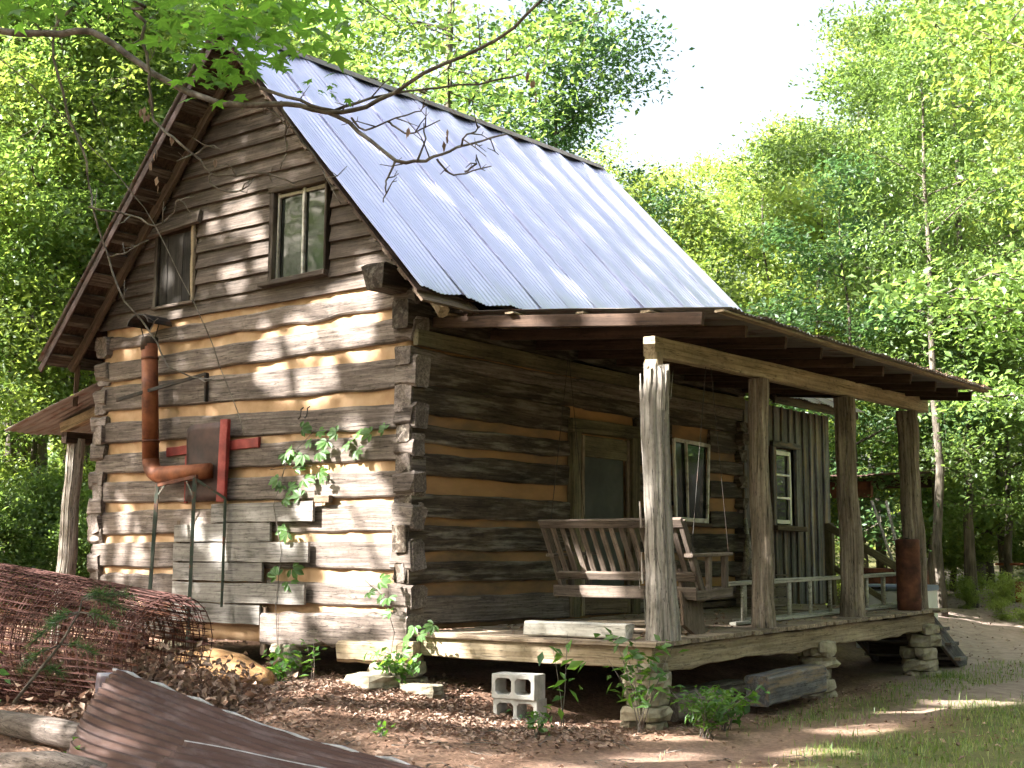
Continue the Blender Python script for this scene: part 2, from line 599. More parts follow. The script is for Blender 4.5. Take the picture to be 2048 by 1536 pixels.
TRACK = [(3.0, -2.2), (3.35, 0.2), (3.45, 2.2), (3.55, 5.0), (2.6, 10.5), (.4, 15.0), (-3.5, 25.0), (-12, 48)]
dp = seg_dist(V[:, 0], V[:, 1], TRACK)
wid = .35 + 1.9 * ss(3.0, 9.0, V[:, 1]) * (1 - .75 * ss(13, 22, V[:, 1]))
path = 1 - ss(wid * .6, wid * 1.25 + .25, dp + .12 * np.sin(3 * V[:, 0]) * np.sin(2.3 * V[:, 1]))
path = path * (1 - .8 * ss(5.5, 1.5, V[:, 1]))
def grass_mask(x, y):
    g = ss(3.5, 4.1, x + .18 * np.sin(2.2 * y)) * ss(-2.2, -.8, y) * (1 - ss(3.0, 5.5, y - .2 * x))
    g2 = np.exp(-(((x - 2.95) / .38) ** 2 + ((y - 2.9) / 1.6) ** 2))
    return np.clip(np.maximum(g * .9, g2 * .75), 0, 1)
col = np.zeros((len(V), 4), dtype=np.float32)
col[:, 0] = path; far_green = ss(19, 27, np.hypot(V[:, 0] - CAM.x, V[:, 1] - CAM.y)) * (1 - path)
col[:, 1] = np.maximum(grass_mask(V[:, 0], V[:, 1]) * (1 - path * .7), far_green * .85); col[:, 3] = 1
ca = gm.color_attributes.new('cover', 'FLOAT_COLOR', 'POINT')
ca.data.foreach_set('color', col.ravel())
ground = obj('ground', gm, MAT['soil'])
ground['kind'] = 'structure'

# ---------------------------------------------------------------- the log cabin
cabin = thing('log_cabin', 'weathered two storey log cabin with tin roof, clay chinking and a covered porch', 'cabin', (0, 0, .1))
W_, L_ = 4.8, 6.35
RX, RZ0, RZ1 = -2.4, 6.70, 6.90                   # ridge
YF, YB = -.47, 6.62                               # roof verge, front and back


def roof_z(side, d, y):
    """height of a main roof slope at horizontal distance d from the ridge"""
    t = (y - YF) / (YB - YF)
    rz = RZ0 + (RZ1 - RZ0) * t
    ez = (3.55 if side > 0 else 3.40) + .25 * t
    return rz + (ez - rz) * d / (2.9 if side > 0 else 2.97)


# gable log wall -----------------------------------------------------------
s1, s2 = sines(3, 5, 2.0), sines(4, 5, 3.1)
def clay(u, v):
    x, z = -4.78 + 4.72 * u, .42 + 3.46 * v
    return (x, .030 + .010 * s1(x * 1.7 + z * 3) + .010 * s2(z * 5 - x), z)
gable_wall = grid_slab('gable_wall', clay, (0, .12, 0), 70, 60, MAT['chink'], cabin, True, 'tan clay chinking between the logs')
# z bottom / top of each course at the left and the right end
GL = [(3.55, 3.71, 3.57, 3.73, .020), (3.20, 3.42, 3.23, 3.46, .009), (2.86, 3.15, 2.81, 3.08, .009), (2.49, 2.75, 2.44, 2.65, .009),
      (2.13, 2.41, 2.17, 2.34, .010), (1.80, 2.10, 1.83, 2.00, .009), (1.47, 1.73, 1.50, 1.75, .008), (1.13, 1.39, 1.14, 1.40, .009), (.80, 1.02, .81, 1.01, .009)]
for i, (a0, a1, b0, b1, za) in enumerate(GL):
    p0, p1 = (-4.86 + .05 * (i % 3), .07, (a0 + a1) / 2), (.02 + .025 * (i % 2), .07, (b0 + b1) / 2)
    if i == 8:
        p0 = (-1.9, .07, (a0 + a1) / 2)
    beam('log', p0, p1, .17, (a1 - a0 + b1 - b0) / 2, MAT['log'], gable_wall, seg=60, amp=.010, zamp=za, ch=.016, freq=1.1, rough_end=.015,
         label='gnarled bark-edged log below the siding' if i == 0 else None)
beam('log', (-1.90, .05, .56), (.03, .05, .60), .24, .31, MAT['log'], gable_wall, seg=20, amp=.01, zamp=.02, ch=.025, label='thick squared sill log')
beam('log', (-4.75, .07, .92), (-3.28, .07, .92), .16, .26, MAT['log'], gable_wall, seg=14, amp=.01, zamp=.02, ch=.02)
beam('log', (-4.75, .06, .58), (-3.28, .06, .58), .2, .28, MAT['log'], gable_wall, seg=14, amp=.01, zamp=.02, ch=.02)
# grey patch boards nailed over the lower logs
for x0, x1, z0, z1 in [(-2.7, -1.19, 1.59, 1.78), (-3.29, -1.8, 1.395, 1.578), (-3.29, -1.24, 1.195, 1.385), (-3.29, -1.9, 1.003, 1.185), (-3.28, -1.28, .79, .985), (-3.28, -1.92, .585, .775)]:
    beam('patch_board', (x0, -.052 - .006 * (x1 > -1.5), (z0 + z1) / 2), (x1, -.055 - .012 * (x1 > -1.5), (z0 + z1) / 2 + .006), .028, z1 - z0, MAT['patch'], gable_wall, seg=10, amp=.002, zamp=.004, ch=.003)
beam('patch_stud', (-3.27, -.02, .5), (-3.27, -.02, 1.62), .03, .06, MAT['frame'], gable_wall)
beam('patch_stud', (-1.90, -.015, .3), (-1.90, -.015, .76), .04, .07, MAT['frame'], gable_wall)
beam('patch_block', (-1.18, -.05, 1.80), (-.98, -.05, 1.80), .06, .07, MAT['frame'], gable_wall)

# the corner: notched ends of the side wall logs show on the gable
side_rows = [(3.01, 3.17), (2.84, 3.02), (2.57, 2.84), (2.30, 2.47), (2.00, 2.21), (1.62, 1.83), (1.31, 1.55), (1.02, 1.22), (.64, .90)]
def side_clay(u, v):
    y, z = .06 + 6.25 * u, .6 + 2.72 * v
    return (-.032 - .010 * s1(y * 1.7 + z * 3) - .010 * s2(z * 5 - y), y, z)
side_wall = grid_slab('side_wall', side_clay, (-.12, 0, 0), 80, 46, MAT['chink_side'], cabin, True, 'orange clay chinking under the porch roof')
DOOR = (2.46, 3.78, .62, 2.68)
WIN = (4.60, 5.45, 1.68, 2.66)
for i, (z0, z1) in enumerate(side_rows):
    cuts = [(-.06 + .03 * (i % 3), DOOR[0]), (DOOR[1], WIN[0] - .03), (WIN[1] + .03, 6.33 + .04 * (i % 2))]
    if z0 > DOOR[3] - .05:
        cuts = [(cuts[0][0], cuts[2][1])]
    elif z0 > WIN[3] - .08 or z1 < WIN[2] + .08:
        cuts = [cuts[0], (DOOR[1], cuts[2][1])]
    for c0, c1 in cuts:
        n = max(6, int((c1 - c0) * 9))
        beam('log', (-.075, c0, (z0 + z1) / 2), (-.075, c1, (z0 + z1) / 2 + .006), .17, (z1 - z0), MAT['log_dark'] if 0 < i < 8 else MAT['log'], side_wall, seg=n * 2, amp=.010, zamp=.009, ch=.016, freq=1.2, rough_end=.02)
beam('log', (-.075, -.1, 3.46), (-.075, 6.4, 3.47), .2, .25, MAT['log_dark'], side_wall, seg=40, amp=.012, zamp=.02, ch=.02)
beam('wall_plate', (-.17, -.36, 3.80), (-.12, 6.5, 3.86), .25, .23, MAT['log_dark'], cabin, seg=30, amp=.012, zamp=.015, ch=.03, rough_end=.04)
# rough notch blocks down the corner
r = random.Random(4)
for i, (a0, a1, b0, b1, za) in enumerate(GL[:9]):
    zc = (b0 + b1) / 2
    beam('notch', (-.20, .05, zc + .01), (.022 + r.uniform(0, .045), .05, zc + r.uniform(-.01, .01)), .19, (b1 - b0) * r.uniform(.9, 1.15), MAT['log'], gable_wall, seg=6, amp=.012, zamp=.012, ch=.028, rough_end=.03)
for i, (z0, z1) in enumerate(side_rows):
    zc = (z0 + z1) / 2
    beam('notch', (-.085, .16, zc), (-.085 + r.uniform(-.01, .02), -.022 - r.uniform(0, .03), zc), .19 * r.uniform(.8, 1.1), (z1 - z0) * r.uniform(.75, 1.0), MAT['log'], side_wall, seg=6, amp=.012, zamp=.012, ch=.028, rough_end=.03)
for i, (z0, z1) in enumerate(side_rows):            # far corner of the side wall
    zc = (z0 + z1) / 2 - .16
    beam('notch', (-.2, 6.25, zc), (.06 + r.uniform(0, .05), 6.25, zc), .19, .15, MAT['log_dark'], side_wall, seg=5, amp=.012, ch=.028, rough_end=.03)

# sill log poking out at the corner
beam('sill_beam', (.10, .02, .42), (-.62, -.20, .41), .24, .17, MAT['tan'], cabin, seg=8, amp=.01, ch=.03, rough_end=.01, label='pale sawn sill beam jutting from the corner')
# left and back walls of the cabin, simple log faces
for nm, f, off in (('back_wall', lambda u, v: (-.1 - 4.6 * u, 6.3, .42 + 3.4 * v), (0, -.12, 0)), ('left_wall', lambda u, v: (-4.73, .1 + 6.2 * u, .42 + 3.4 * v), (.12, 0, 0))):
    w = grid_slab(nm, f, off, 12, 8, MAT['chink'], cabin)
    for i in range(10):
        z = .6 + .33 * i
        if nm == 'back_wall':
            beam('log', (.0, 6.32, z), (-4.85, 6.32, z), .17, .23, MAT['log'], w, seg=20, amp=.012, zamp=.02, ch=.02)
        else:
            beam('log', (-4.75, -.06 + .03 * (i % 3), z + .02), (-4.75, 6.4, z + .02), .19, .23, MAT['log'], w, seg=20, amp=.012, zamp=.02, ch=.03, rough_end=.03)
for i in range(11):                                  # notched log ends of the left corner
    z = .55 + .31 * i
    beam('notch', (-4.66, .06, z), (-4.86 - r.uniform(0, .05), .05, z), .2, .19, MAT['log'], gable_wall, seg=5, amp=.014, ch=.03, rough_end=.03)

# clapboard gable ----------------------------------------------------------
GW = (-1.90, -1.17, 4.03, 4.93)                      # glazed window
SH = (-3.84, -3.22, 3.97, 4.76)                      # boarded opening
def gable_x(z, side):
    d = (RZ0 - .10 - z) / (RZ0 - (3.55 if side > 0 else 3.40)) * (2.9 if side > 0 else 2.97)
    return RX + side * max(d - .02, 0)
zt = 3.84
mb = MB()
mb.V = [(-4.74, .06, 3.8), (-.06, .06, 3.8), (RX, .06, 6.5), (-4.74, .12, 3.8), (-.06, .12, 3.8), (RX, .12, 6.5)]
mb.F = [(0, 1, 2), (5, 4, 3), (0, 3, 4, 1), (1, 4, 5, 2), (2, 5, 3, 0)]
gable_siding = mb.build('gable_siding', MAT['frame'], cabin)
row = 0
z = 3.80
while z < 6.45:
    hgt = .185
    xl, xr = max(gable_x(z + .04, -1), -4.86), min(gable_x(z + .04, 1), .04)
    spans = [(xl, xr)]
    for (o0, o1, q0, q1) in (GW, SH):
        if z + hgt * .6 > q0 - .02 and z + .05 < q1:
            ns = []
            for (s0, s1_) in spans:
                if s0 < o0 and s1_ > o1:
                    ns += [(s0, o0 - .05), (o1 + .05, s1_)]
                else:
                    ns.append((s0, s1_))
            spans = ns
    if len(spans) == 1 and row % 3 == 1 and xr - xl > 2.5:
        xm = xl + (xr - xl) * r.uniform(.35, .65)
        spans = [(xl, xm - .002), (xm + .002, xr)]
    for (s0, s1_) in spans:
        if s1_ - s0 < .12:
            continue
        dz = r.uniform(-.006, .006)
        beam('clapboard', (s0, .012 + r.uniform(-.003, .003), z + hgt / 2 + dz), (s1_, .012 + r.uniform(-.003, .003), z + hgt / 2 + dz + r.uniform(-.006, .006)), .02, hgt + .012, MAT['siding'], gable_siding,
             up=(0, .20, 1), seg=8, amp=.002, zamp=.003, ch=.002)
    z += hgt - .012
    row += 1

# glazed gable window
win = MB().box((GW[0], .035, GW[2]), (GW[1], .05, GW[3])).build('gable_window', MAT['black'], cabin, label='upper window with a single white mullion')
beam('frame_stile', (GW[0] - .025, -.02, GW[2] - .02), (GW[0] - .025, -.02, GW[3] + .06), .06, .09, MAT['log_dark'], win, up=(0, 1, 0))
beam('frame_stile', (GW[1] + .01, -.012, GW[2]), (GW[1] + .01, -.012, GW[3] + .06), .03, .06, MAT['log_dark'], win, up=(0, 1, 0))
beam('frame_head', (GW[0] - .06, -.022, GW[3] + .035), (GW[1] + .03, -.022, GW[3] + .025), .10, .06, MAT['log_dark'], win)
beam('window_sill', (GW[0] - .17, -.03, GW[2] - .035), (GW[1] + .05, -.03, GW[2] - .02), .12, .05, MAT['siding'], win)
beam('sash_stile', (GW[0] + .03, .0, GW[2] + .0), (GW[0] + .03, .0, GW[3]), .03, .04, MAT['grey_rail'], win, up=(0, 1, 0))
beam('mullion', (GW[0] + .40, .0, GW[2] + .0), (GW[0] + .40, .0, GW[3]), .034, .04, MAT['whitewood'], win, up=(0, 1, 0))
beam('sash_rail', (GW[0] + .02, .004, GW[3] - .03), (GW[1] - .02, .004, GW[3] - .03), .03, .04, MAT['grey_rail'], win)
MB().box((GW[0] + .05, .018, GW[2]), (GW[0] + .385, .024, GW[3] - .05)).build('pane', MAT['glass'], win)
MB().box((GW[0] + .417, .018, GW[2]), (GW[1] - .02, .024, GW[3] - .05)).build('pane', MAT['glass'], win)
# boarded opening
sh = MB().box((SH[0], .03, SH[2]), (SH[1], .05, SH[3])).build('gable_shutter', MAT['frame'], cabin, label='dark boarded-up opening in the gable')
nb = 4
for k in range(nb):
    x = SH[0] + .05 + (SH[1] - SH[0] - .1) * (k + .5) / nb
    beam('shutter_board', (x, .005, SH[2] + .02), (x, .004 + .004 * (k % 2), SH[3] - .01), .025, .13, MAT['darkwood'], sh, up=(1, 0, 0), ch=.003)
beam('frame_stile', (SH[0] + .0, -.015, SH[2]), (SH[0] + .0, -.015, SH[3] + .03), .05, .05, MAT['log_dark'], sh, up=(1, 0, 0))
beam('frame_stile', (SH[1] + .02, -.02, SH[2] - .02), (SH[1] + .0, -.02, SH[3] + .05), .035, .04, MAT['tan'], sh, up=(1, 0, 0), seg=8, amp=.005)
beam('window_sill', (SH[0] - .03, -.018, SH[2] - .015), (SH[1] + .05, -.018, SH[2] - .01), .05, .03, MAT['siding'], sh)
beam('frame_head', (SH[0] - .38, -.05, SH[3] + .05), (SH[1] + .12, -.03, SH[3] + .12), .05, .15, MAT['siding'], sh, up=(0, .3, 1))

# main roof ------------------------------------------------------------------
def roof_board_deck(side):
    D = 2.9 if side > 0 else 2.97
    def f(u, v):
        d = .02 + (D - .08) * v
        y = YF + .02 + (YB - YF - .05) * u
        return (RX + side * d, y, roof_z(side, d, y) - .035)
    return f
main_roof = grid_slab('main_roof', roof_board_deck(1), (0, 0, -.022), 10, 12, MAT['raft'], cabin, False)
left_slope = grid_slab('main_roof', roof_board_deck(-1), (0, 0, -.022), 10, 12, MAT['raft'], cabin, False)
# sheathing boards under the left verge, seen from below
for k in range(15):
    d = .18 + k * .19
    zz = roof_z(-1, d, -.2) - .085
    beam('sheathing_board', (RX - d, YF + .03, zz), (RX - d, .35, zz), .16, .025, MAT['log_dark'] if k not in (9, 10) else MAT['siding'], left_slope, up=(-.72, 0, .7), ch=.002)
    d2 = d
    zz = roof_z(1, d2, -.2) - .085
    if d2 < 2.85:
        beam('sheathing_board', (RX + d2, YF + .03, zz), (RX + d2, .35, zz), .16, .025, MAT['frame'], main_roof, up=(.72, 0, .7), ch=.002)
for side, par in ((1, main_roof), (-1, left_slope)):
    D = 2.84 if side > 0 else 2.9
    for y in (.30, 1.5, 2.7, 3.9, 5.1, 6.2):
        beam('rafter', (RX + side * .05, y, roof_z(side, .05, y) - .16), (RX + side * D, y, roof_z(side, D, y) - .16), .06, .13, MAT['raft'], par, up=(0, 0, 1))
beam('verge_board', (RX, YF + .03, RZ0 - .075), (RX - 2.95, YF + .03, roof_z(-1, 2.95, YF) - .075), .022, .08, MAT['dkmetal'], left_slope, up=(0, 0, 1))
beam('rafter', (RX - .02, -.10, RZ0 - .15), (RX - 2.86, -.10, roof_z(-1, 2.86, -.1) - .15), .06, .11, MAT['frame'], left_slope, up=(0, 0, 1))


def sheet(name, P, nx_, parent, mat, waves=8, amp=.0075, bow=.012, nv=8, seed=0, drop=0.0):
    """corrugated sheet; P(u,v) gives its plain surface point and normal; u across the ribs"""
    s = sines(seed, 3, 2.0)
    def f(u, v):
        p, n = P(u, v)
        h = amp * math.cos(2 * math.pi * waves * u) + bow * math.cos(2 * math.pi * (u - .04)) + .006 * s(v * 3 + u) + drop
        return Vector(p) + Vector(n) * h
    return grid_slab(name, f, (0, 0, -.003), nx_, nv, mat, parent, True)


NS = 12
for side, par, mt in ((1, main_roof, MAT['tin']), (-1, left_slope, MAT['tin_dark'])):
    D0 = 2.9 if side > 0 else 2.97
    n = Vector((.735 * side, 0, .68)) if side > 0 else Vector((-.74, 0, .67))
    ns = NS if side > 0 else 5
    for k in range(ns):
        y0 = YF + (YB - YF) * k / ns
        y1 = YF + (YB - YF) * (k + 1) / ns + .03
        D = D0 + [0, .02, -.01, .015, .0, .02, -.005, .01, .0, .015, .02, 0][k % 12] - .02 * (k == 0)
        def P(u, v, y0=y0, y1=y1, D=D):
            y = y0 + (y1 - y0) * u
            d = D * v
            return (RX + side * d, y, roof_z(side, d, y) + .020), n
        sheet('roof_sheet', P, 88 if side > 0 else 40, par, mt, waves=11 if side > 0 else 20, bow=.017, amp=.0048, seed=k + 40 * side, nv=8, drop=.0035 * (k % 2))
def ridge_cap(u, v):
    y = YF - .01 + (YB - YF + .03) * u
    d = -.09 + .18 * v
    z = roof_z(1 if d > 0 else -1, abs(d), y) + .068
    return (RX + d, y, z)
grid_slab('ridge_cap', ridge_cap, (0, 0, -.004), 20, 8, MAT['tin_dark'], main_roof, False)
beam('eave_block', (.28, -.02, 3.58), (.42, -.06, 3.44), .1, .12, MAT['tan'], main_roof, ch=.03)

# porch ------------------------------------------------------------------------
def deck_z(y):
    return .585 + .013 * y
porch_deck = beam('porch_deck', (2.30, .30, deck_z(.3) - .14), (2.30, 6.6, deck_z(6.6) - .15), .09, .19, MAT['tan'], cabin, seg=40, amp=.004, zamp=.014, ch=.01)
beam('rim_beam', (.04, .085, .485), (2.345, .325, .475), .06, .19, MAT['tan'], porch_deck, seg=12, amp=.003, zamp=.005, label='pale sawn rim board along the front of the porch')
for y in (1.0, 1.9, 2.8, 3.7, 4.6, 5.5, 6.5):
    beam('joist', (0.02, y, deck_z(y) - .12), (2.25, y, deck_z(y) - .12), .06, .15, MAT['frame'], porch_deck)
k = 0
y = .04
while y < 6.62:
    w = .15 + .03 * ((k * 7) % 4) / 3
    y0, y1 = y, y + w
    e = 2.40 + r.uniform(-.015, .02)
    sk = .27 * max(0, 1 - y / 1.2)                     # the front boards run askew
    if k == 0:
        beam('plank', (.02, y0 + w / 2 - .005, deck_z(y) - .012), (e, y0 + w / 2 + .245, deck_z(y) - .012), .20, .04, MAT['deck'], porch_deck, seg=10, zamp=.003, ch=.004)
    else:
        beam('plank', (.02, y0 + w / 2 - .01, deck_z(y) - .012 + r.uniform(-.003, .003)), (e + (.09 if y > 6.4 else 0), y0 + w / 2 + sk * .9, deck_z(y) - .012), w * (1 if sk == 0 else .9), .035, MAT['deck'], porch_deck, seg=6, zamp=.003, ch=.004)
    y += w + .008
    k += 1
# posts
def post_mesh(L, r0, r1, seed, lumps=.018, spl=0.0):
    rr = random.Random(seed)
    ns, nl = 44, 26
    ph = [rr.uniform(0, 6.28) for _ in range(6)]
    sx, sy = sines(seed, 3, 1.6), sines(seed + 1, 3, 1.6)
    groove = [rr.choice((-1.6, -.3, .3, .7, 1.0)) * rr.uniform(.5, 1) for _ in range(ns)]
    gph = [rr.uniform(0, 6.28) for _ in range(ns)]
    V, F = [], []
    for i in range(nl + 1):
        u = i / nl
        x = L * u
        rad = r0 + (r1 - r0) * min(1, u * 1.15) + .022 * max(0, 1 - u * 7)
        for k in range(ns):
            a = 2 * math.pi * k / ns
            q = rad * (1 + .10 * math.sin(2 * a + ph[0]) + .06 * math.sin(3 * a + ph[1] + u) + .075 * groove[k] * (.65 + .5 * math.sin(5 * u + gph[k]))) + lumps * .35 * math.sin(9 * u + 2 * a + ph[2])
            if spl and u > .86 and math.sin(3 * a + 1) > .1:
                q *= 1 - .35 * (u - .86) / .14
            e = 0
            if i == nl and spl:
                e = -spl * abs(math.sin(2.5 * a + 1)) * rr.uniform(.4, 1)
            V.append((x + e, q * math.cos(a) + .012 * sx(x), q * math.sin(a) + .012 * sy(x)))
    for i in range(nl):
        for k in range(ns):
            k2 = (k + 1) % ns
            F.append((i * ns + k, i * ns + k2, (i + 1) * ns + k2, (i + 1) * ns + k))
    F.append(tuple(range(ns))[::-1]); F.append(tuple(range(nl * ns, nl * ns + ns)))
    return mesh('porch_post', V, F, False)
posts = [((2.24, .62, 2.13), (2.18, .66), .132, .116, 'post', 'split grey cedar post with a frayed top at the porch corner'),
         ((2.20, 2.50, 2.98), (2.17, 2.58), .108, .098, 'post2', None), ((2.19, 4.60, 3.0), (2.16, 4.62), .108, .10, 'post2', None), ((2.19, 6.42, 3.02), (2.16, 6.46), .115, .11, 'post2', None)]
for i, (b, tp, ra, rb, mt, lb) in enumerate(posts):
    p0 = Vector((b[0], b[1], deck_z(b[1]) - .01)); p1 = Vector((tp[0], tp[1], 2.92 if i == 0 else b[2]))
    obj('porch_post', post_mesh((p1 - p0).length, ra, rb, 11 + i, spl=.16 if i == 0 else 0), MAT[mt], cabin, frame_at(p0, p1, (0, -1, 0)), lb)
for k in range(16):                                 # strips of bark splitting off the corner post
    a_ = r.uniform(0, 6.28); zt_ = r.choice((2.9, 2.85, 2.75, 1.7, 1.3, .95)) + r.uniform(-.08, .05); ln_ = r.uniform(.12, .38)
    q_ = .128 + .02 * (2.9 - zt_) / 2
    c_, s_ = math.cos(a_), math.sin(a_)
    beam('bark_strip', (2.19 + q_ * c_, .65 + q_ * s_, zt_ - ln_), (2.19 + (q_ + r.uniform(.005, .03)) * c_, .65 + (q_ + .01) * s_, zt_), .006, r.uniform(.015, .035), MAT['post'], cabin, up=(-s_, c_, 0), ch=.001, taper=.35)
beam('post_tenon', (2.165, .67, 2.70), (2.165, .67, 3.0), .13, .10, MAT['tan'], cabin, up=(0, 1, 0), ch=.01)
# roof of the porch
def pr_z(x):
    return 3.525 - .088 * x
porch_roof = beam('porch_roof', (2.15, .62, 3.055), (2.15, 7.02, 3.14), .11, .17, MAT['tan'], cabin, seg=20, zamp=.004, ch=.008, label='long pale beam carrying the porch roof')
ry = [.36, 1.1, 1.85, 2.6, 3.35, 4.1, 4.85, 5.6, 6.3, 6.78]
for i, y in enumerate(ry):
    xe = 2.82
    beam('rafter', (.04, y - (.12 if i == 0 else 0), pr_z(.04) - .095), (xe, y, pr_z(xe) - .095), .045, .105, MAT['raft'], porch_roof, seg=4, ch=.006)
beam('ledger', (.045, -.02, 3.255), (.04, 6.3, 3.225), .06, .15, MAT['olive'], porch_roof, seg=12, zamp=.004)
for i, x in enumerate((.25, .95, 1.65, 2.3, 2.95)):
    beam('purlin', (x, .16 + .09 * x + r.uniform(-.05, 0), pr_z(x) - .028), (x, 6.9, pr_z(x) - .024), .09, .022, MAT['tan'], porch_roof, seg=8)
for k in range(10):
    y0 = .20 + k * .672
    y1 = y0 + .70
    xe = 3.03 + [0, .02, -.01, .02, .0, .015, .03, .01, .02, .0][k]
    def P(u, v, y0=y0, y1=y1, xe=xe):
        x = .02 + (xe - .02) * v
        y = y0 + (y1 - y0) * u + (.085 * x * max(0, 1 - (y0 - .2 + (y1 - y0) * u) / 2.0))
        return (x, y, pr_z(x)), Vector((.09, 0, 1))
    sheet('roof_sheet', P, 60, porch_roof, MAT['tin_dark'], waves=9, bow=.006, amp=.008, seed=k + 90, nv=6, drop=.004 * (k % 2))

# screen door and porch window
door = beam('door', (.0, DOOR[0] + .62, DOOR[2] + .03), (.0, DOOR[0] + .62, DOOR[3] - .12), .84, .03, MAT['screen'], cabin, up=(1, 0, 0), label='dark screen door behind the swing')
beam('jamb', (.015, DOOR[0] + .06, DOOR[2] + .02), (.015, DOOR[0] + .09, DOOR[3]), .13, .1, MAT['olive'], door, up=(1, 0, 0))
beam('jamb', (.015, DOOR[1] - .10, DOOR[2] + .02), (.015, DOOR[1] - .08, DOOR[3]), .15, .1, MAT['olive'], door, up=(1, 0, 0))
beam('lintel', (.02, DOOR[0] - .03, DOOR[3] - .03), (.02, DOOR[1] + .04, DOOR[3] - .02), .11, .14, MAT['olive'], door)
beam('stile', (.03, DOOR[0] + .20, DOOR[2] + .03), (.03, DOOR[0] + .22, DOOR[3] - .12), .055, .035, MAT['tan'], door, up=(1, 0, 0))
beam('stile', (.025, DOOR[1] - .22, DOOR[2] + .03), (.025, DOOR[1] - .21, DOOR[3] - .12), .06, .035, MAT['frame'], door, up=(1, 0, 0))
beam('rail', (.027, DOOR[0] + .24, DOOR[3] - .24), (.027, DOOR[1] - .25, DOOR[3] - .24), .03, .22, MAT['olive'], door)
beam('rail', (.024, DOOR[0] + .24, DOOR[2] + .16), (.024, DOOR[1] - .25, DOOR[2] + .16), .025, .24, MAT['frame'], door)
beam('rail', (.024, DOOR[0] + .24, DOOR[2] + .95), (.024, DOOR[1] - .25, DOOR[2] + .95), .025, .07, MAT['frame'], door)
w2 = MB().box((-.06, WIN[0], WIN[2]), (-.04, WIN[1], WIN[3])).build('porch_window', MAT['black'], cabin, label='porch window in a chipped white frame')
for (p0, p1, ww) in (((.02, WIN[0] + .02, WIN[2] + .03), (.02, WIN[0] - .02, WIN[3]), .035), ((.02, WIN[1] - .09, WIN[2] + .0), (.02, WIN[1] - .02, WIN[3] - .02), .035),
                     ((.02, WIN[0], WIN[3] - .01), (.02, WIN[1] - .02, WIN[3] - .03), .04), ((.02, WIN[0] + .02, WIN[2] + .03), (.02, WIN[1] - .08, WIN[2] + .02), .05),
                     ((.02, WIN[0] + .30, WIN[2] + .03), (.02, WIN[0] + .27, WIN[3] - .02), .022)):
    beam('sash_bar', p0, p1, ww, .03, MAT['whitewood'], w2, up=(1, 0, 0), ch=.004)
MB().box((-.01, WIN[0] + .03, WIN[2] + .05), (-.005, WIN[0] + .28, WIN[3] - .03)).build('pane', MAT['glass'], w2)
MB().box((-.01, WIN[0] + .30, WIN[2] + .05), (-.005, WIN[1] - .06, WIN[3] - .03)).build('pane', MAT['glass'], w2)
beam('window_sill', (.0, WIN[0] - .03, WIN[2] - .02), (.0, WIN[1] + .0, WIN[2] - .03), .09, .05, MAT['frame'], w2)

# board and batten addition ------------------------------------------------------
addition = MB().box((-3.2, 6.45, .5), (-.05, 8.85, 3.3)).build('addition', MAT['frame'], cabin, label='board and batten addition at the end of the cabin')
AW = (7.17, 7.82, 1.70, 2.72)
y = 6.40
k = 0
while y < 8.88:
    w = .2 + .04 * ((k * 5) % 3) / 2
    yc = y + w / 2
    zb, ztp = .62, 3.30
    segs = [(zb, ztp)]
    if yc > AW[0] - .08 and yc < AW[1] + .06:
        segs = [(zb, AW[2] - .02), (AW[3] + .03, ztp)]
    for (q0, q1) in segs:
        beam('board', (-.03 + r.uniform(-.003, .003), yc, q0), (-.03, yc + r.uniform(-.006, .006), q1), w - .006, .025, MAT['batten'], addition, up=(1, 0, 0), seg=6, zamp=.002, ch=.002)
        beam('batten', (.0, y, q0), (.0, y + r.uniform(-.008, .008), q1), .06, .028, MAT['batten'], addition, up=(1, 0, 0), seg=6, ch=.003)
    y += w
    k += 1
beam('corner_board', (.01, 6.36, .62), (.01, 6.40, 3.2), .11, .04, MAT['batten'], addition, up=(1, 0, 0))
beam('corner_board', (.005, 8.87, .62), (.005, 8.88, 3.3), .09, .04, MAT['batten'], addition, up=(1, 0, 0))
aw = MB().box((-.08, AW[0], AW[2]), (-.06, AW[1], AW[3])).build('addition_window', MAT['black'], cabin, label='small paned white sash in the board and batten wall')
beam('casing', (.03, AW[1] + .02, AW[2] - .02), (.03, AW[1] + .03, AW[3] + .04), .09, .05, MAT['batten'], aw, up=(1, 0, 0))
beam('casing', (.03, AW[0] - .02, AW[2] - .02), (.03, AW[0] - .02, AW[3] + .04), .09, .05, MAT['batten'], aw, up=(1, 0, 0))
beam('casing', (.035, AW[0] - .08, AW[3] + .06), (.035, AW[1] + .10, AW[3] + .06), .06, .08, MAT['batten'], aw)
beam('window_sill', (.05, AW[0] - .1, AW[2] - .05), (.05, AW[1] + .14, AW[2] - .05), .14, .07, MAT['frame'], aw)
for yy in (AW[0] + .04, AW[1] - .13):
    beam('sash_bar', (-.005, yy, AW[2]), (-.005, yy, AW[3] - .03), .05, .035, MAT['white'], aw, up=(1, 0, 0), ch=.004)
for zz in (AW[2] + .04, AW[2] + .36, AW[2] + .67, AW[3] - .05):
    beam('sash_bar', (-.004, AW[0] + .04, zz), (-.004, AW[1] - .13, zz), .03, .03 if AW[2] + .1 < zz < AW[3] - .1 else .055, MAT['white'], aw, ch=.004)
MB().box((-.03, AW[0] + .05, AW[2]), (-.024, AW[1] - .13, AW[3])).build('pane', MAT['glass'], aw)
for k in range(4):
    y0, y1 = 6.68 + k * .70, 6.68 + (k + 1) * .70 + .02
    def P(u, v, y0=y0, y1=y1):
        x = -1.7 + 2.05 * v
        return (x, y0 + (y1 - y0) * u, 3.38 + .52 * (.35 - x)), Vector((.45, 0, .89))
    sheet('roof_sheet', P, 40, addition, MAT['tin_dark'], waves=8, seed=k + 140, nv=4)
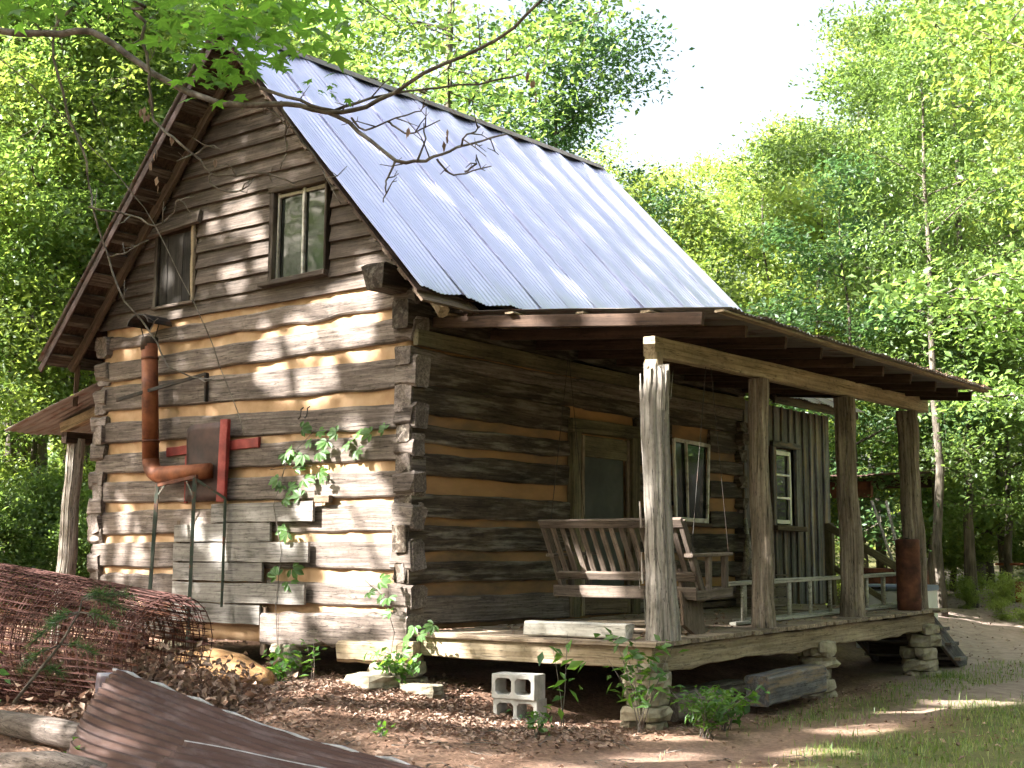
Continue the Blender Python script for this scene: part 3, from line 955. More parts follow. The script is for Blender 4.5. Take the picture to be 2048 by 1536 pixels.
beam('fascia', (.28, 6.7, 3.33), (.28, 9.4, 3.33), .03, .11, MAT['raft'], addition)
for k in range(4):
    y = 6.8 + k * .82
    beam('rafter', (-.9, y, 3.94), (.26, y, 3.35), .05, .1, MAT['raft'], addition)

# lean-to porch on the far left side ------------------------------------------------
def lp_z(x):
    return 3.22 + (x + 4.8) * .235
lean = beam('lean_to_roof', (-4.86, .42, 3.09), (-6.15, .42, 2.79), .10, .12, MAT['tan'], cabin, label='sunlit front rafter of the left lean-to')
for y in (1.5, 2.6, 3.7, 4.8):
    beam('rafter', (-4.84, y, 3.09), (-6.5, y, 2.71), .06, .11, MAT['raft'], lean)
beam('eave_beam', (-5.95, .3, 2.66), (-5.95, 5.0, 2.66), .1, .14, MAT['raft'], lean)
for k in range(7):
    y0, y1 = .0 + k * .72, (k + 1) * .72 + .03
    def P(u, v, y0=y0, y1=y1):
        x = -4.82 - 1.95 * v
        return (x, y0 + (y1 - y0) * u, lp_z(x)), Vector((-.22, 0, .97))
    sheet('roof_sheet', P, 36, lean, MAT['tin_dark'], waves=9, seed=k + 170, nv=4)
beam('back_board', (-4.9, 5.0, 2.5), (-6.4, 5.0, 2.3), .03, .7, MAT['raft'], lean)
p0, p1 = Vector((-6.05, .45, gz(-6.05, .45) - .05)), Vector((-5.98, .47, 2.66))
obj('porch_post', post_mesh((p1 - p0).length, .10, .092, 31), MAT['post'], cabin, frame_at(p0, p1, (0, -1, 0)), 'pale peeled post of the left lean-to')
for y in (2.7, 4.8):
    p0, p1 = Vector((-6.0, y, gz(-6, y) - .05)), Vector((-5.97, y, 2.66))
    obj('porch_post', post_mesh((p1 - p0).length, .10, .092, 37), MAT['post2'], cabin, frame_at(p0, p1, (0, -1, 0)))
beam('brace', (-5.2, -.05, 3.45), (-5.45, .1, 3.0), .06, .06, MAT['frame'], cabin)

# ---------------------------------------------------------------- things on and around the cabin
# stove pipe: vertical run, elbow, horizontal run, cap
sp = thing('stovepipe', 'rusty elbowed stovepipe standing against the gable wall', 'stovepipe', (-3.6, -.17, 2.0))
mb = MB(); mb.tube([(-3.70, -.17, 3.52), (-3.66, -.17, 3.0), (-3.60, -.17, 2.26)], .088, 20)
mb.build('vertical_pipe', MAT['pipe'], sp, True)
mb = MB()
cx, cz, R_ = -3.43, 2.33, .165
mb.tube([(cx + R_ * math.cos(t), -.17, cz - .06 + R_ * math.sin(t) * 1.0) for t in np.linspace(math.pi, 1.5 * math.pi, 9)], .09, 20, False)
mb.build('elbow', MAT['pipe'], sp, True)
mb = MB(); mb.tube([(-3.44, -.17, 2.105), (-3.0, -.165, 2.105), (-2.68, -.12, 2.12)], [.088, .086, .08], 20)
mb.build('horizontal_pipe', MAT['pipe'], sp, True)
for z in (2.45, 3.35):
    mb = MB(); x = -3.60 - .1 * (z - 2.34) / 1.2
    mb.tube([(x, -.17, z), (x - .002, -.17, z + .025)], .093, 20)
    mb.build('seam_ring', MAT['rust'], sp, True)
V, F = lathe([(.091, 0), (.092, .13), (.088, .14)], 20)
o = obj('collar', mesh('collar', V, F, True), MAT['black'], sp, Matrix.Translation((-3.705, -.17, 3.46)))
V, F = [], []
for i in range(9):
    t = math.pi * (.02 + .96 * i / 8)
    for k, y in enumerate((-.33, -.02)):
        V.append((-3.71 + .19 * math.cos(t), y, 3.72 + .12 * math.sin(t)))
        V.append((-3.71 + .182 * math.cos(t), y, 3.714 + .112 * math.sin(t)))
for i in range(8):
    q = i * 4
    F += [(q, q + 4, q + 6, q + 2), (q + 1, q + 3, q + 7, q + 5), (q, q + 1, q + 5, q + 4), (q + 2, q + 6, q + 7, q + 3)]
F += [(0, 2, 3, 1), (32, 33, 35, 34)]
obj('rain_cap', mesh('rain_cap', V, F), MAT['black'], sp)
for x in (-3.87, -3.55):
    mb = MB(); mb.tube([(x, -.17, 3.74), (-3.71 + (x + 3.71) * .5, -.17, 3.55)], .006, 5); mb.build('cap_strut', MAT['black'], sp)

# heat shield panel with red boards
pn = thing('stove_panel', 'dark metal heat shield nailed to the gable with red painted boards', 'panel', (-2.85, -.05, 1.8))
def panel(u, v):
    x, z = -3.14 + .60 * u, 1.82 + .80 * v
    c = .05
    if v > .9 and u < .12:
        z -= .05 * (.12 - u) / .12
    return (x, -.062 - .012 * math.sin(2.6 * u) + .006 * math.sin(5 * v), z)
grid_slab('metal_panel', panel, (0, .008, 0), 12, 12, MAT['dkmetal'], pn)
beam('red_board', (-2.50, -.105, 1.80), (-2.475, -.105, 2.64), .045, .12, MAT['redpaint'], pn, up=(1, 0, 0), label='upright red painted board', ch=.006)
beam('red_board', (-3.50, -.035, 2.35), (-3.12, -.035, 2.365), .03, .10, MAT['redpaint'], pn)
beam('red_board', (-2.52, -.035, 2.375), (-2.03, -.035, 2.39), .03, .10, MAT['redpaint'], pn)
beam('panel_batten', (-3.15, -.04, 1.80), (-3.15, -.04, 2.3), .03, .05, MAT['redpaint'], pn, up=(1, 0, 0))

# angle-iron stand under the pipe
st = thing('iron_stand', 'tall rusty green angle-iron stand leaning below the stovepipe', 'stand', (-2.9, -.35, .2))
beam('stand_leg', (-3.265, -.32, 1.99), (-3.10, -.5, .55), .035, .035, MAT['green_iron'], st, ch=.002)
beam('stand_leg', (-2.66, -.32, 2.045), (-2.46, -.5, .2), .035, .035, MAT['green_iron'], st, ch=.002)
beam('stand_leg', (-2.42, -.12, 1.83), (-2.40, -.14, .75), .025, .025, MAT['green_iron'], st, ch=.002)
beam('stand_bar', (-3.29, -.32, 1.975), (-2.63, -.32, 2.05), .03, .035, MAT['rust'], st, ch=.002)
beam('stand_bar', (-2.66, -.32, 2.03), (-2.42, -.12, 1.83), .02, .025, MAT['green_iron'], st, ch=.002)
beam('stand_brace', (-2.80, -.32, 2.01), (-2.665, -.335, 1.86), .012, .02, MAT['green_iron'], st, ch=.002)
beam('stand_brace', (-3.14, -.32, 1.98), (-3.25, -.335, 1.86), .012, .02, MAT['green_iron'], st, ch=.002)

# black angle bracket on the wall
br = thing('iron_bracket', 'black bent iron bracket on the logs behind the stovepipe', 'bracket', (-3.4, -.05, 2.9))
beam('bracket_arm', (-4.02, -.33, 2.92), (-2.89, -.05, 3.15), .025, .036, MAT['black'], br, ch=.002)
beam('bracket_plate', (-2.895, -.035, 3.16), (-2.885, -.035, 2.855), .05, .025, MAT['black'], br, ch=.002)

# hooks on the wall
for (x, z, lb) in ((-1.42, 2.63, 'left of two small iron hooks on a gable log'), (-1.33, 2.635, 'right of two small iron hooks on a gable log')):
    mb = MB(); mb.tube([(x, -.02, z + .07), (x, -.05, z + .05), (x + .005, -.06, z - .02), (x - .02, -.06, z - .045), (x - .045, -.055, z - .03)], .007, 6)
    tag(mb.build('iron_hook', MAT['black'], None, True), lb, 'hook', 'hooks on the gable')

# porch swing: faces away from the camera, hung across the porch
sw = thing('porch_swing', 'brown slatted porch swing hanging in front of the screen door', 'swing', (1.05, 1.5, .9))
SX0, SX1 = .62, 2.16
def swp(x, t, dy=0):                                   # a point of the leaning back, t = 0 bottom .. 1 top
    return (x, 1.42 - .30 * t + dy, 1.02 + .55 * t)
beam('top_rail', swp(SX0, 1.0), swp(SX1, 1.0), .035, .085, MAT['swing'], sw, up=(0, -.34, .6))
beam('bottom_rail', swp(SX0 + .02, .14), swp(SX1 - .02, .14), .035, .08, MAT['swing'], sw, up=(0, -.34, .6))
for k in range(13):
    x = SX0 + .12 + (SX1 - SX0 - .24) * k / 12
    beam('slat', swp(x, .12, .02), swp(x, .97, .02), .055, .018, MAT['swing'], sw, up=(0, 1, .4), ch=.003)
for x in (SX0 + .02, SX1 - .02):
    beam('end_post', swp(x, -.22, .03), swp(x, 1.02, .03), .05, .07, MAT['swing'], sw, up=(0, 1, .4))
    beam('armrest', (x, 1.25, 1.285), (x, 1.98, 1.30), .09, .03, MAT['swing'], sw)
    beam('arm_post', (x, 1.90, .92), (x, 1.90, 1.285), .06, .045, MAT['swing'], sw)
    beam('arm_post', (x, 1.60, .94), (x, 1.60, 1.285), .06, .045, MAT['swing'], sw)
    beam('seat_rail', (x, 1.36, .93), (x, 2.0, .96), .05, .09, MAT['swing'], sw)
beam('seat_front', (SX0, 1.36, .95), (SX1, 1.36, .95), .045, .11, MAT['swing'], sw)
for k in range(6):
    y = 1.43 + k * .10
    beam('seat_slat', (SX0 + .03, y, .985), (SX1 - .03, y, .987), .08, .018, MAT['swing'], sw, ch=.003)
for x in (SX0 - .01, SX1 + .01):
    for (ya, za) in ((1.25, 1.28), (1.93, 1.28)):
        mb = MB(); mb.tube([(x, ya, za), (x, 1.60, 3.25)], .0032, 5); mb.build('chain', MAT['black'], sw)

# things lying on the deck
beam_t = lambda nm, p0, p1, w, h, mt, lb, cat, **k: tag(beam(nm, p0, p1, w, h, MAT[mt], None, **k), lb, cat)
beam_t('timber', (1.09, .33, .662), (2.06, .42, .664), .16, .12, 'pale', 'short whitewashed timber lying on the front edge of the porch', 'timber', seg=10, ch=.012, rough_end=.02)
beam_t('plank_offcut', (1.35, .85, .69), (2.05, 1.30, .70), .20, .04, 'deck', 'thin loose plank behind the whitewashed timber', 'plank')
beam_t('leaning_board', (2.17, 1.28, .60), (1.93, 1.62, 1.08), .34, .035, 'frame', 'dark wide board leaning behind the corner post', 'board', up=(.75, .1, .4))
# wooden extension ladder lying on its side
ld = thing('wooden_ladder', 'pale wooden ladder lying on its side behind the porch posts', 'ladder', (1.9, 4.5, .64))
for (x, dz, sh_) in ((1.92, 0, 0), (1.76, .0, .35)):
    y0, y1 = 2.35 + sh_, 6.75 + sh_ * .3
    beam('ladder_rail', (x, y0, deck_z(y0) + .40 + dz), (x, y1, deck_z(y1) + .40 + dz), .075, .032, MAT['grey_rail'], ld, seg=10, ch=.004)
    beam('ladder_rail', (x, y0 + .1, deck_z(y0) + .03), (x, y1, deck_z(y1) + .03), .075, .032, MAT['grey_rail'], ld, seg=10, ch=.004)
    n = 9
    for k in range(n):
        y = y0 + .3 + k * .5
        if y < y1:
            mb = MB(); mb.tube([(x, y, deck_z(y) + .04), (x, y, deck_z(y) + .39)], .019, 10); mb.build('rung', MAT['grey_rail'], ld, True)
# timbers stacked against the wall under the window
for k, (z, yo, lb) in enumerate(((.67, 0, 'lowest of three boards piled along the wall below the porch window'), (.76, .12, 'middle board of the pile below the porch window'), (.84, -.05, 'top board of the pile below the porch window'))):
    beam_t('piled_board', (.16 + .03 * k, 4.0 + yo, z + .02), (.18, 6.05 + yo, z + .05), .16, .06, ('frame', 'deck', 'swing')[k], lb, 'board', seg=6)
bxx = thing('wooden_box', 'low brown plank box behind the ladder on the porch', 'box', (.55, 5.8, .66))
for q in range(3):
    beam('side_plank', (.72, 5.4, .73 + .115 * q), (.72, 6.15, .735 + .115 * q), .02, .105, MAT['swing'], bxx)
    beam('end_plank', (.38, 5.395, .73 + .115 * q), (.73, 5.395, .73 + .115 * q), .02, .105, MAT['swing'], bxx)
for q in range(3):
    beam('lid_plank', (.43 + .11 * q, 5.38, 1.045), (.43 + .11 * q, 6.17, 1.05), .10, .022, MAT['swing'], bxx)
mb = MB()
for k in range(5):
    pass
mb.tube([(.10, 6.0, .66), (.16, 6.08, 1.2), (.12, 6.2, 1.55)], [.05, .045, .03], 8); tag(mb.build('stick', MAT['post2'], None, True), 'crooked grey branch propped at the end of the log wall', 'branch')
mb = MB(); mb.tube([(.18, 6.15, .66), (.24, 6.10, 1.1), (.05, 6.28, 1.75)], [.04, .035, .025], 8); tag(mb.build('stick', MAT['post'], None, True), 'thin pale stick propped beside the board and batten wall', 'branch')
beam_t('pole', (.30, 4.45, .66), (.06, 4.05, 1.78), .035, .035, 'frame', 'thin dark pole leaning on the wall beside the porch window', 'pole')
tag(beam('brick', (.40, 3.9, .672), (.61, 3.95, .674), .10, .062, MAT['stone'], ch=.008, amp=.002), 'small pale brick lying on the porch boards', 'brick')

# rusty tank at the end of the porch
tk = thing('rusty_tank', 'tall rusty cylinder tank standing by the last porch post', 'tank', (2.26, 6.05, deck_z(6.05)))
V, F = lathe([(.128, 0), (.138, .015), (.138, .10), (.141, .115), (.138, .13), (.137, .70), (.141, .715), (.137, .73), (.137, .80), (.125, .815), (.118, .80)], 28)
obj('tank_body', mesh('tank_body', V, F, True), MAT['rust'], tk, Matrix.Translation((2.26, 6.05, deck_z(6.05) + .008)))
V, F = lathe([(.03, 0), (.03, .03), (.022, .035)], 12)
obj('tank_fitting', mesh('tank_fitting', V, F, True), MAT['black'], tk, Matrix.Translation((2.26, 6.05, deck_z(6.05) + .80)))

# white chest freezer beyond the porch
fz = thing('chest_freezer', 'old white chest freezer with blue lid beyond the porch end', 'freezer', (1.05, 8.4, 0))
beam('freezer_body', (.75, 8.4, gz(1, 8) + .40), (1.60, 8.4, gz(1, 8) + .40), .75, .80, MAT['white'], fz, ch=.02)
beam('freezer_lid', (.73, 8.4, gz(1, 8) + .84), (1.62, 8.4, gz(1, 8) + .84), .78, .075, MAT['blue'], fz, ch=.02)
beam('freezer_handle', (1.0, 8.0, gz(1, 8) + .84), (1.2, 8.0, gz(1, 8) + .84), .03, .03, MAT['black'], fz)

# steps down at the end of the porch
sg = thing('porch_steps', 'grey wooden steps going down at the far end of the porch', 'steps', (1.75, 7.2, 0))
for x in (1.22, 2.28):
    beam('stringer', (x, 6.66, .50), (x, 7.75, gz(x, 7.7) - .02), .05, .22, MAT['batten'], sg)
for k in range(3):
    y, z = 6.86 + .30 * k, .43 - .19 * k
    beam('tread', (1.16, y, z), (2.38, y, z), .28, .04, MAT['batten'], sg)
    beam('riser', (1.25, y + .12, z - .10), (2.25, y + .12, z - .10), .022, .14, MAT['log_dark'], sg)
rl = thing('stair_rail', 'yellowish wooden stair rail post with sloping braces past the porch', 'railing', (.6, 7.6, .6))
beam('rail_post', (.62, 7.6, .62), (.60, 7.6, 1.72), .10, .10, MAT['olive'], rl)
beam('handrail', (.60, 7.55, 1.68), (1.75, 7.75, .98), .06, .10, MAT['olive'], rl)
beam('rail_brace', (.62, 7.62, 1.15), (1.3, 7.7, .72), .05, .07, MAT['olive'], rl)
for (x, y, xt, yt, lb) in ((1.35, 8.3, .75, 8.7, 'left of two thin pale poles leaning beyond the porch'), (1.42, 8.25, .92, 8.8, 'right of two thin pale poles leaning beyond the porch')):
    mb = MB(); mb.tube([(x, y, .7), (xt, yt, 2.05)], .02, 7); tag(mb.build('leaning_pole', MAT['post'], None, True), lb, 'pole', 'poles leaning past the porch')
bx = thing('red_bin', 'low dark red wooden bin behind the leaning poles', 'bin', (.2, 10.4, .1))
beam('bin_body', (-.3, 10.4, .7), (.75, 10.4, .7), .8, .75, MAT['rust'], bx, ch=.01)
beam('bin_rim', (-.34, 9.98, 1.08), (.78, 9.98, 1.08), .05, .06, MAT['rust'], bx)
# open shed with a red-brown roof in the background
wsd = thing('open_shed', 'open pole shed with a dark red flat roof behind the addition', 'shed', (-2.6, 12.8, .2))
for (x, y) in ((-4.4, 11.4), (-.75, 11.6), (-4.4, 14.4), (-.75, 14.4)):
    beam('shed_post', (x, y, gz(x, y) - .05), (x, y, 2.5), .13, .13, MAT['frame'], wsd)
beam('roof_beam', (-4.9, 11.5, 2.38), (-.4, 11.5, 2.36), .09, .26, MAT['rust'], wsd)
beam('roof_beam', (-4.9, 14.4, 2.62), (-.4, 14.4, 2.62), .09, .2, MAT['raft'], wsd)
for k in range(6):
    x0 = -5.1 + k * .82
    def P(u, v, x0=x0):
        return (x0 + .87 * u, 11.0 + 4.0 * v, 2.56 + .27 * v), Vector((0, 0, 1))
    sheet('roof_sheet', P, 36, wsd, MAT['tin_rust'], waves=9, seed=k + 200, nv=3)

# rusty round table at the right edge
tb = thing('rusty_table', 'round rusty iron table at the far right of the yard', 'table', (.04, 17.3, gz(.04, 17.3)))
g0 = gz(.04, 17.3)
V, F = lathe([(.0, .70), (.34, .70), (.36, .715), (.36, .74), (.33, .75), (.0, .75)], 28, closed=False)
obj('table_top', mesh('table_top', V, F, True), MAT['pipe'], tb, Matrix.Translation((.04, 17.3, g0)))
for k in range(3):
    t = 2.1 * k + .4
    beam('table_leg', (.04 + .26 * math.cos(t), 17.3 + .26 * math.sin(t), g0 + .70), (.04 + .12 * math.cos(t), 17.3 + .12 * math.sin(t), g0 - .02), .04, .04, MAT['rust'], tb)
V, F = lathe([(.17, 0), (.17, .38), (.14, .40)], 20)
obj('table_drum', mesh('table_drum', V, F, True), MAT['pipe'], tb, Matrix.Translation((.04, 17.3, g0)))

# concrete blocks -----------------------------------------------------------
def block_mesh():
    L, H, D = .40, .20, .20
    mb = MB()
    t = .035
    def q(x0, x1, z0, z1): mb.box((x0, 0, z0), (x1, D, z1))
    hx = [(t, L / 2 - t / 2), (L / 2 + t / 2, L - t)]
    c = .022
    # outer shell built as a face with two rounded cores, extruded
    outer = [(0, 0), (L, 0), (L, H), (0, H)]
    import bmesh
    bm = bmesh.new()
    def loop(pts, y): return [bm.verts.new((x, y, z)) for x, z in pts]
    cores = []
    for (a, b) in hx:
        z0, z1 = t, H - t
        cores.append([(a + c, z0), (b - c, z0), (b, z0 + c), (b, z1 - c), (b - c, z1), (a + c, z1), (a, z1 - c), (a, z0 + c)])
    rings = {}
    for y in (0, D):
        ring = loop(outer, y); cs = [loop(cc, y) for cc in cores]
        rings[y] = (ring, cs)
        es = []
        for lp in [ring] + cs:
            for i in range(len(lp)):
                es.append(bm.edges.new((lp[i], lp[(i + 1) % len(lp)])))
        bmesh.ops.triangle_fill(bm, edges=es, use_beauty=True)
    for which in [0, 1, 2]:
        A = rings[0][0] if which == 0 else rings[0][1][which - 1]
        B = rings[D][0] if which == 0 else rings[D][1][which - 1]
        for i in range(len(A)):
            bm.faces.new((A[i], A[(i + 1) % len(A)], B[(i + 1) % len(A)], B[i]))
    bmesh.ops.recalc_face_normals(bm, faces=bm.faces)
    bmesh.ops.bevel(bm, geom=[e for e in bm.edges if e.is_manifold and e.calc_face_angle(0) > 1.2], offset=.004, segments=1, affect='EDGES')
    me = bpy.data.meshes.new('concrete_block')
    bm.to_mesh(me); bm.free()
    return me
bm_ = block_mesh()
rot = math.radians(10)
for (x, y, z, a, lb) in ((1.06, -.14, gz(1.25, 0) + .165, rot, 'upper grey concrete block with two open cores under the porch'), (1.07, -.13, gz(1.25, 0) - .035, rot + .05, 'lower half-buried concrete block under the porch')):
    o = obj('concrete_block', bm_, MAT['concrete'], None, Matrix.Translation((x, y, z)) @ Matrix.Rotation(a, 4, 'Z') @ Matrix.Diagonal((1, 1, 1, 1)))
    tag(o, lb, 'block', 'concrete blocks under the porch')

# stones ---------------------------------------------------------------------
def stone_mesh(sx, sy, sz, seed):
    rr = np.random.default_rng(seed)
    V, F = [], []
    nu, nv = 12, 7
    ph = rr.uniform(0, 6.28, 8)
    for j in range(nv + 1):
        t = math.pi * j / nv - math.pi / 2
        for i in range(nu):
            a = 2 * math.pi * i / nu
            d = Vector((math.cos(t) * math.cos(a), math.cos(t) * math.sin(a), math.sin(t)))
            e = 6.0
            k = (abs(d.x) ** e + abs(d.y) ** e + abs(d.z) ** e) ** (-1 / e)
            k *= 1 + .10 * math.sin(2 * a + ph[0]) * math.cos(t) + .07 * math.sin(3 * a + 2 * t + ph[1]) + .05 * rr.normal() * math.cos(t)
            V.append((d.x * k * sx / 2, d.y * k * sy / 2, d.z * k * sz / 2))
    for j in range(nv):
        for i in range(nu):
            i2 = (i + 1) % nu
            F.append((j * nu + i, j * nu + i2, (j + 1) * nu + i2, (j + 1) * nu + i))
    return mesh('stone', V, F, False)
def pier(x, y, top, w, label, seed, lean_=.03):
    g = gz(x, y)
    t = thing('stone_pier', label, 'pier', (x, y, g))
    rr = random.Random(seed)
    z = g - .05
    k = 0
    while z < top - .02:
        h = min(rr.uniform(.09, .15), top - z + .01)
        if top - z - h < .06:
            h = top - z + .005
        n = 1 if k % 2 else 2
        for q in range(n):
            ww = w * rr.uniform(.85, 1.15) / n * 1.12
            ox = (q - (n - 1) / 2) * w * .5 + rr.uniform(-.03, .03)
            obj('stone', stone_mesh(ww, w * rr.uniform(.85, 1.1), h * 1.06, seed * 31 + k * 5 + q), MAT['stone'], t, Matrix.Translation((x + ox, y + rr.uniform(-.03, .03), z + h / 2)) @ Matrix.Rotation(rr.uniform(-.3, .3), 4, 'Z'))
        z += h
        k += 1
pier(2.22, .42, .42, .30, 'stacked stone pier under the near corner of the porch', 3)
pier(2.25, 3.55, .44, .30, 'low stone pier under the middle of the porch edge', 8)
pier(2.27, 6.35, .50, .34, 'tall stacked stone pier under the far corner of the porch', 14)
pier(-.10, .0, .33, .40, 'flat-stone pier under the corner of the log walls', 21)
pier(-1.60, .10, .42, .36, 'stone pier under the gable sill log', 27)
pier(-3.4, .2, .46, .36, 'stone pier below the left end of the gable', 33)
for (x, y, s, lb) in ((.42, -.28, .36, 'pale flat stone lying in leaves before the porch'), (-.05, -.42, .5, 'broad flat stone on the ground at the cabin corner'), (-2.1, -.35, .22, 'small jagged stone by the dark gap under the gable')):
    o = obj('loose_stone', stone_mesh(s, s * .7, s * .32, int(s * 100)), MAT['stone'], None, Matrix.Translation((x, y, gz(x, y) + s * .07)))
    tag(o, lb, 'stone')
beam_t('salt_block', (-2.52, -.35, .22), (-2.33, -.33, .22), .16, .26, 'white', 'small white block standing beside the wire roll', 'block', ch=.015)

# timbers and logs on the ground
beam_t('squared_timber', (2.42, 1.95, .09), (2.36, 3.25, .11), .24, .26, 'batten', 'dark squared timber lying under the porch edge, nearest the steps', 'timber', seg=10, amp=.006, ch=.02)
beam_t('squared_timber', (2.15, 1.05, .05), (2.20, 1.95, .06), .22, .22, 'log_dark', 'mossy squared timber between two others under the porch', 'timber', seg=8, amp=.01, ch=.03)
beam_t('squared_timber', (2.30, .60, .05), (2.36, 1.28, .06), .22, .20, 'log', 'grey squared timber behind the leafy plants by the corner pier', 'timber', seg=8, amp=.01, ch=.03)
mb = MB()
mb.tube([(-2.25, -.72, gz(-2.2, -.7) + .09), (-1.9, -.74, gz(-1.9, -.7) + .13), (-1.4, -.76, gz(-1.4, -.7) + .10), (-1.02, -.78, gz(-1, -.7) + .03), (-.94, -.78, gz(-1, -.7) - .02)], [.10, .15, .15, .12, .05], 14)
o = mb.build('fallen_log', MAT['rotlog'], None, True); tag(o, 'short rotten orange log lying before the gable wall', 'log')
mb = MB(); mb.tube([(-3.0, -.35, .12), (-2.2, -.30, .17), (-1.55, -.28, .14)], [.09, .11, .08], 12)
o = mb.build('fallen_log', MAT['log'], None, True); tag(o, 'grey log lying across the dark gap below the boards', 'log')
mb = MB(); mb.tube([(-1.5, -3.1, .0), (-.4, -3.25, .02), (.55, -3.35, .0)], [.09, .10, .09], 12)
tag(mb.build('fallen_log', MAT['log'], None, True), 'grey log on the ground behind the curled sheet', 'log')
mb = MB(); mb.tube([(.2, -4.1, -.04), (.7, -4.0, .0), (1.15, -3.9, -.02)], [.07, .08, .06], 10)
tag(mb.build('fallen_log', MAT['log'], None, True), 'pale log in the near left corner of the yard', 'log')

# rusty bucket and drum on the left
dr = thing('rusty_drum', 'pink rusted drum with a ragged rim beside the left corner', 'drum', (-5.15, .8, gz(-5, .8)))
g0 = gz(-5.15, .8)
V, F = lathe([(.20, 0), (.21, .5), (.215, .52), (.21, .54), (.205, .98), (.215, 1.0), (.19, 1.0), (.18, .6)], 24)
obj('drum_body', mesh('drum_body', V, F, True), MAT['pipe'], dr, Matrix.Translation((-5.15, .8, g0)))
V, F = lathe([(.0, 0), (.23, .0), (.235, .02), (.0, .05)], 24, closed=False)
obj('drum_lid', mesh('drum_lid', V, F, True), MAT['black'], dr, Matrix.Translation((-5.15, .8, g0 + 1.02)))

# roll of fence wire -----------------------------------------------------------
wr = thing('wire_roll', 'big rusty roll of woven fence wire lying in the leaves', 'wire roll', (-2.0, -2.0, 0))
A0, A1 = Vector((-.80, -1.98, .47)), Vector((-4.0, -2.55, .70))
ax = (A1 - A0).normalized(); sd = Vector((-ax.y, ax.x, 0)).normalized(); up_ = ax.cross(sd)
if up_.z < 0:
    up_ = -up_
rr = random.Random(9)
LEN = (A1 - A0).length
for li, (rad, nlong, step, mt) in enumerate(((.50, 50, .12, 'wire'), (.475, 48, .12, 'wire'), (.45, 46, .12, 'wire'), (.40, 40, .15, 'rust'), (.33, 32, .17, 'rust'))):
    mb = MB()
    so = sines(50 + li, 3, 1.3)
    def wp(t, s, rad=rad, so=so):
        q = rad * (1 + .34 * s / LEN) * (1 + .014 * so(t * 2 + s * .9) + .02 * math.sin(3 * t + li))
        return A0 + ax * s + sd * (q * math.cos(t)) + up_ * (q * math.sin(t) * .96)
    for k in range(nlong):
        t = 2 * math.pi * (k + rr.uniform(-.1, .1)) / nlong
        mb.tube([wp(t + .02 * math.sin(4 * s), s) for s in np.linspace(rr.uniform(-.05, .04), LEN, 9)], .0045, 3, False)
    s = rr.uniform(0, .05)
    while s < LEN:
        mb.tube([wp(t, s + .015 * math.sin(2 * t + s * 9)) for t in np.linspace(0, 2 * math.pi, 25)], .0045, 3, False)
        s += step * rr.uniform(.9, 1.1)
    mb.build('wire_layer', MAT[mt], wr)['kind'] = 'stuff'
mb = MB()
for k in range(26):                                   # loose wire ends at the near ring
    t = rr.uniform(0, 6.28); q = rr.uniform(.3, .5)
    p = A0 + sd * (q * math.cos(t)) + up_ * (q * math.sin(t))
    mb.tube([p, p - ax * rr.uniform(.02, .1) + Vector((rr.uniform(-.05, .05), rr.uniform(-.05, .05), rr.uniform(-.06, .06)))], .003, 3, False)
mb.build('wire_ends', MAT['wire'], wr)['kind'] = 'stuff'
lw = thing('loose_wire', 'loose arched flap of thin wire netting behind the wire roll', 'netting', (-3.2, -.9, .1))
mb = MB()
for k in range(22):
    u = k / 21
    mb.tube([(-4.7 + 2.3 * t, -.95 - .5 * u, .15 + (.75 - .25 * u) * math.sin(math.pi * (.12 + .8 * t)) ** .7 + .02 * math.sin(9 * t + k)) for t in np.linspace(0, 1, 12)], .003, 3, False)
for k in range(26):
    t = k / 25
    mb.tube([(-4.7 + 2.3 * t, -.95 - .5 * u, .15 + (.75 - .25 * u) * math.sin(math.pi * (.12 + .8 * t)) ** .7 + .02 * math.sin(9 * t + 21 * u)) for u in np.linspace(0, 1, 6)], .003, 3, False)
mb.build('netting', MAT['wire'], lw)['kind'] = 'stuff'

# curled sheet metal in the foreground ----------------------------------------
cs = thing('curled_sheet', 'rusty corrugated sheet curled up at its left end in the foreground', 'sheet metal', (1.3, -3.3, 0))
def interp(pts, t):
    n = len(pts) - 1
    k = min(int(t * n), n - 1)
    f = t * n - k
    p = [Vector(pts[max(0, min(n, k + d))]) for d in (-1, 0, 1, 2)]
    return .5 * ((2 * p[1]) + (p[2] - p[0]) * f + (2 * p[0] - 5 * p[1] + 4 * p[2] - p[3]) * f * f + (3 * p[1] - p[0] - 3 * p[2] + p[3]) * f ** 3)
TOPE = [(.22, -2.95, .22), (.42, -3.28, .48), (.64, -3.20, .43), (1.02, -3.05, .31), (1.45, -2.95, .20), (1.95, -2.85, .10), (2.5, -2.75, .03), (3.0, -2.68, -.03)]
LOWE = [(.42, -3.42, .0), (.80, -3.88, .0), (1.10, -4.02, -.02), (1.45, -4.05, -.02), (1.85, -4.0, -.03), (2.35, -3.9, -.05), (2.85, -3.7, -.07), (3.25, -3.5, -.09)]
SHF = Vector((-.17, .02, 0))
def curl(u, v):
    a, b = interp(TOPE, u) + SHF, interp(LOWE, u) + SHF
    p = a + (b - a) * v
    d = (b - a).normalized()
    n = d.cross(Vector((1, .2, -.2))).normalized()
    if n.z < 0:
        n = -n
    bulge = .10 * math.sin(math.pi * v) * (1 - u) - .02 * math.sin(math.pi * v)
    return p + n * (.011 * math.cos(2 * math.pi * 14 * v) + bulge)
grid_slab('sheet', curl, (0, 0, -.004), 42, 110, MAT['tin_rust'], cs)
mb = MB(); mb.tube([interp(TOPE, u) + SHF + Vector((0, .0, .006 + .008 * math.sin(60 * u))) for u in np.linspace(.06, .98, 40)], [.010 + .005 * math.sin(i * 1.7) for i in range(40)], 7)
mb.build('lit_edge', MAT['edge'], cs, True)  # paler tube paints the light along the sheet's top edge
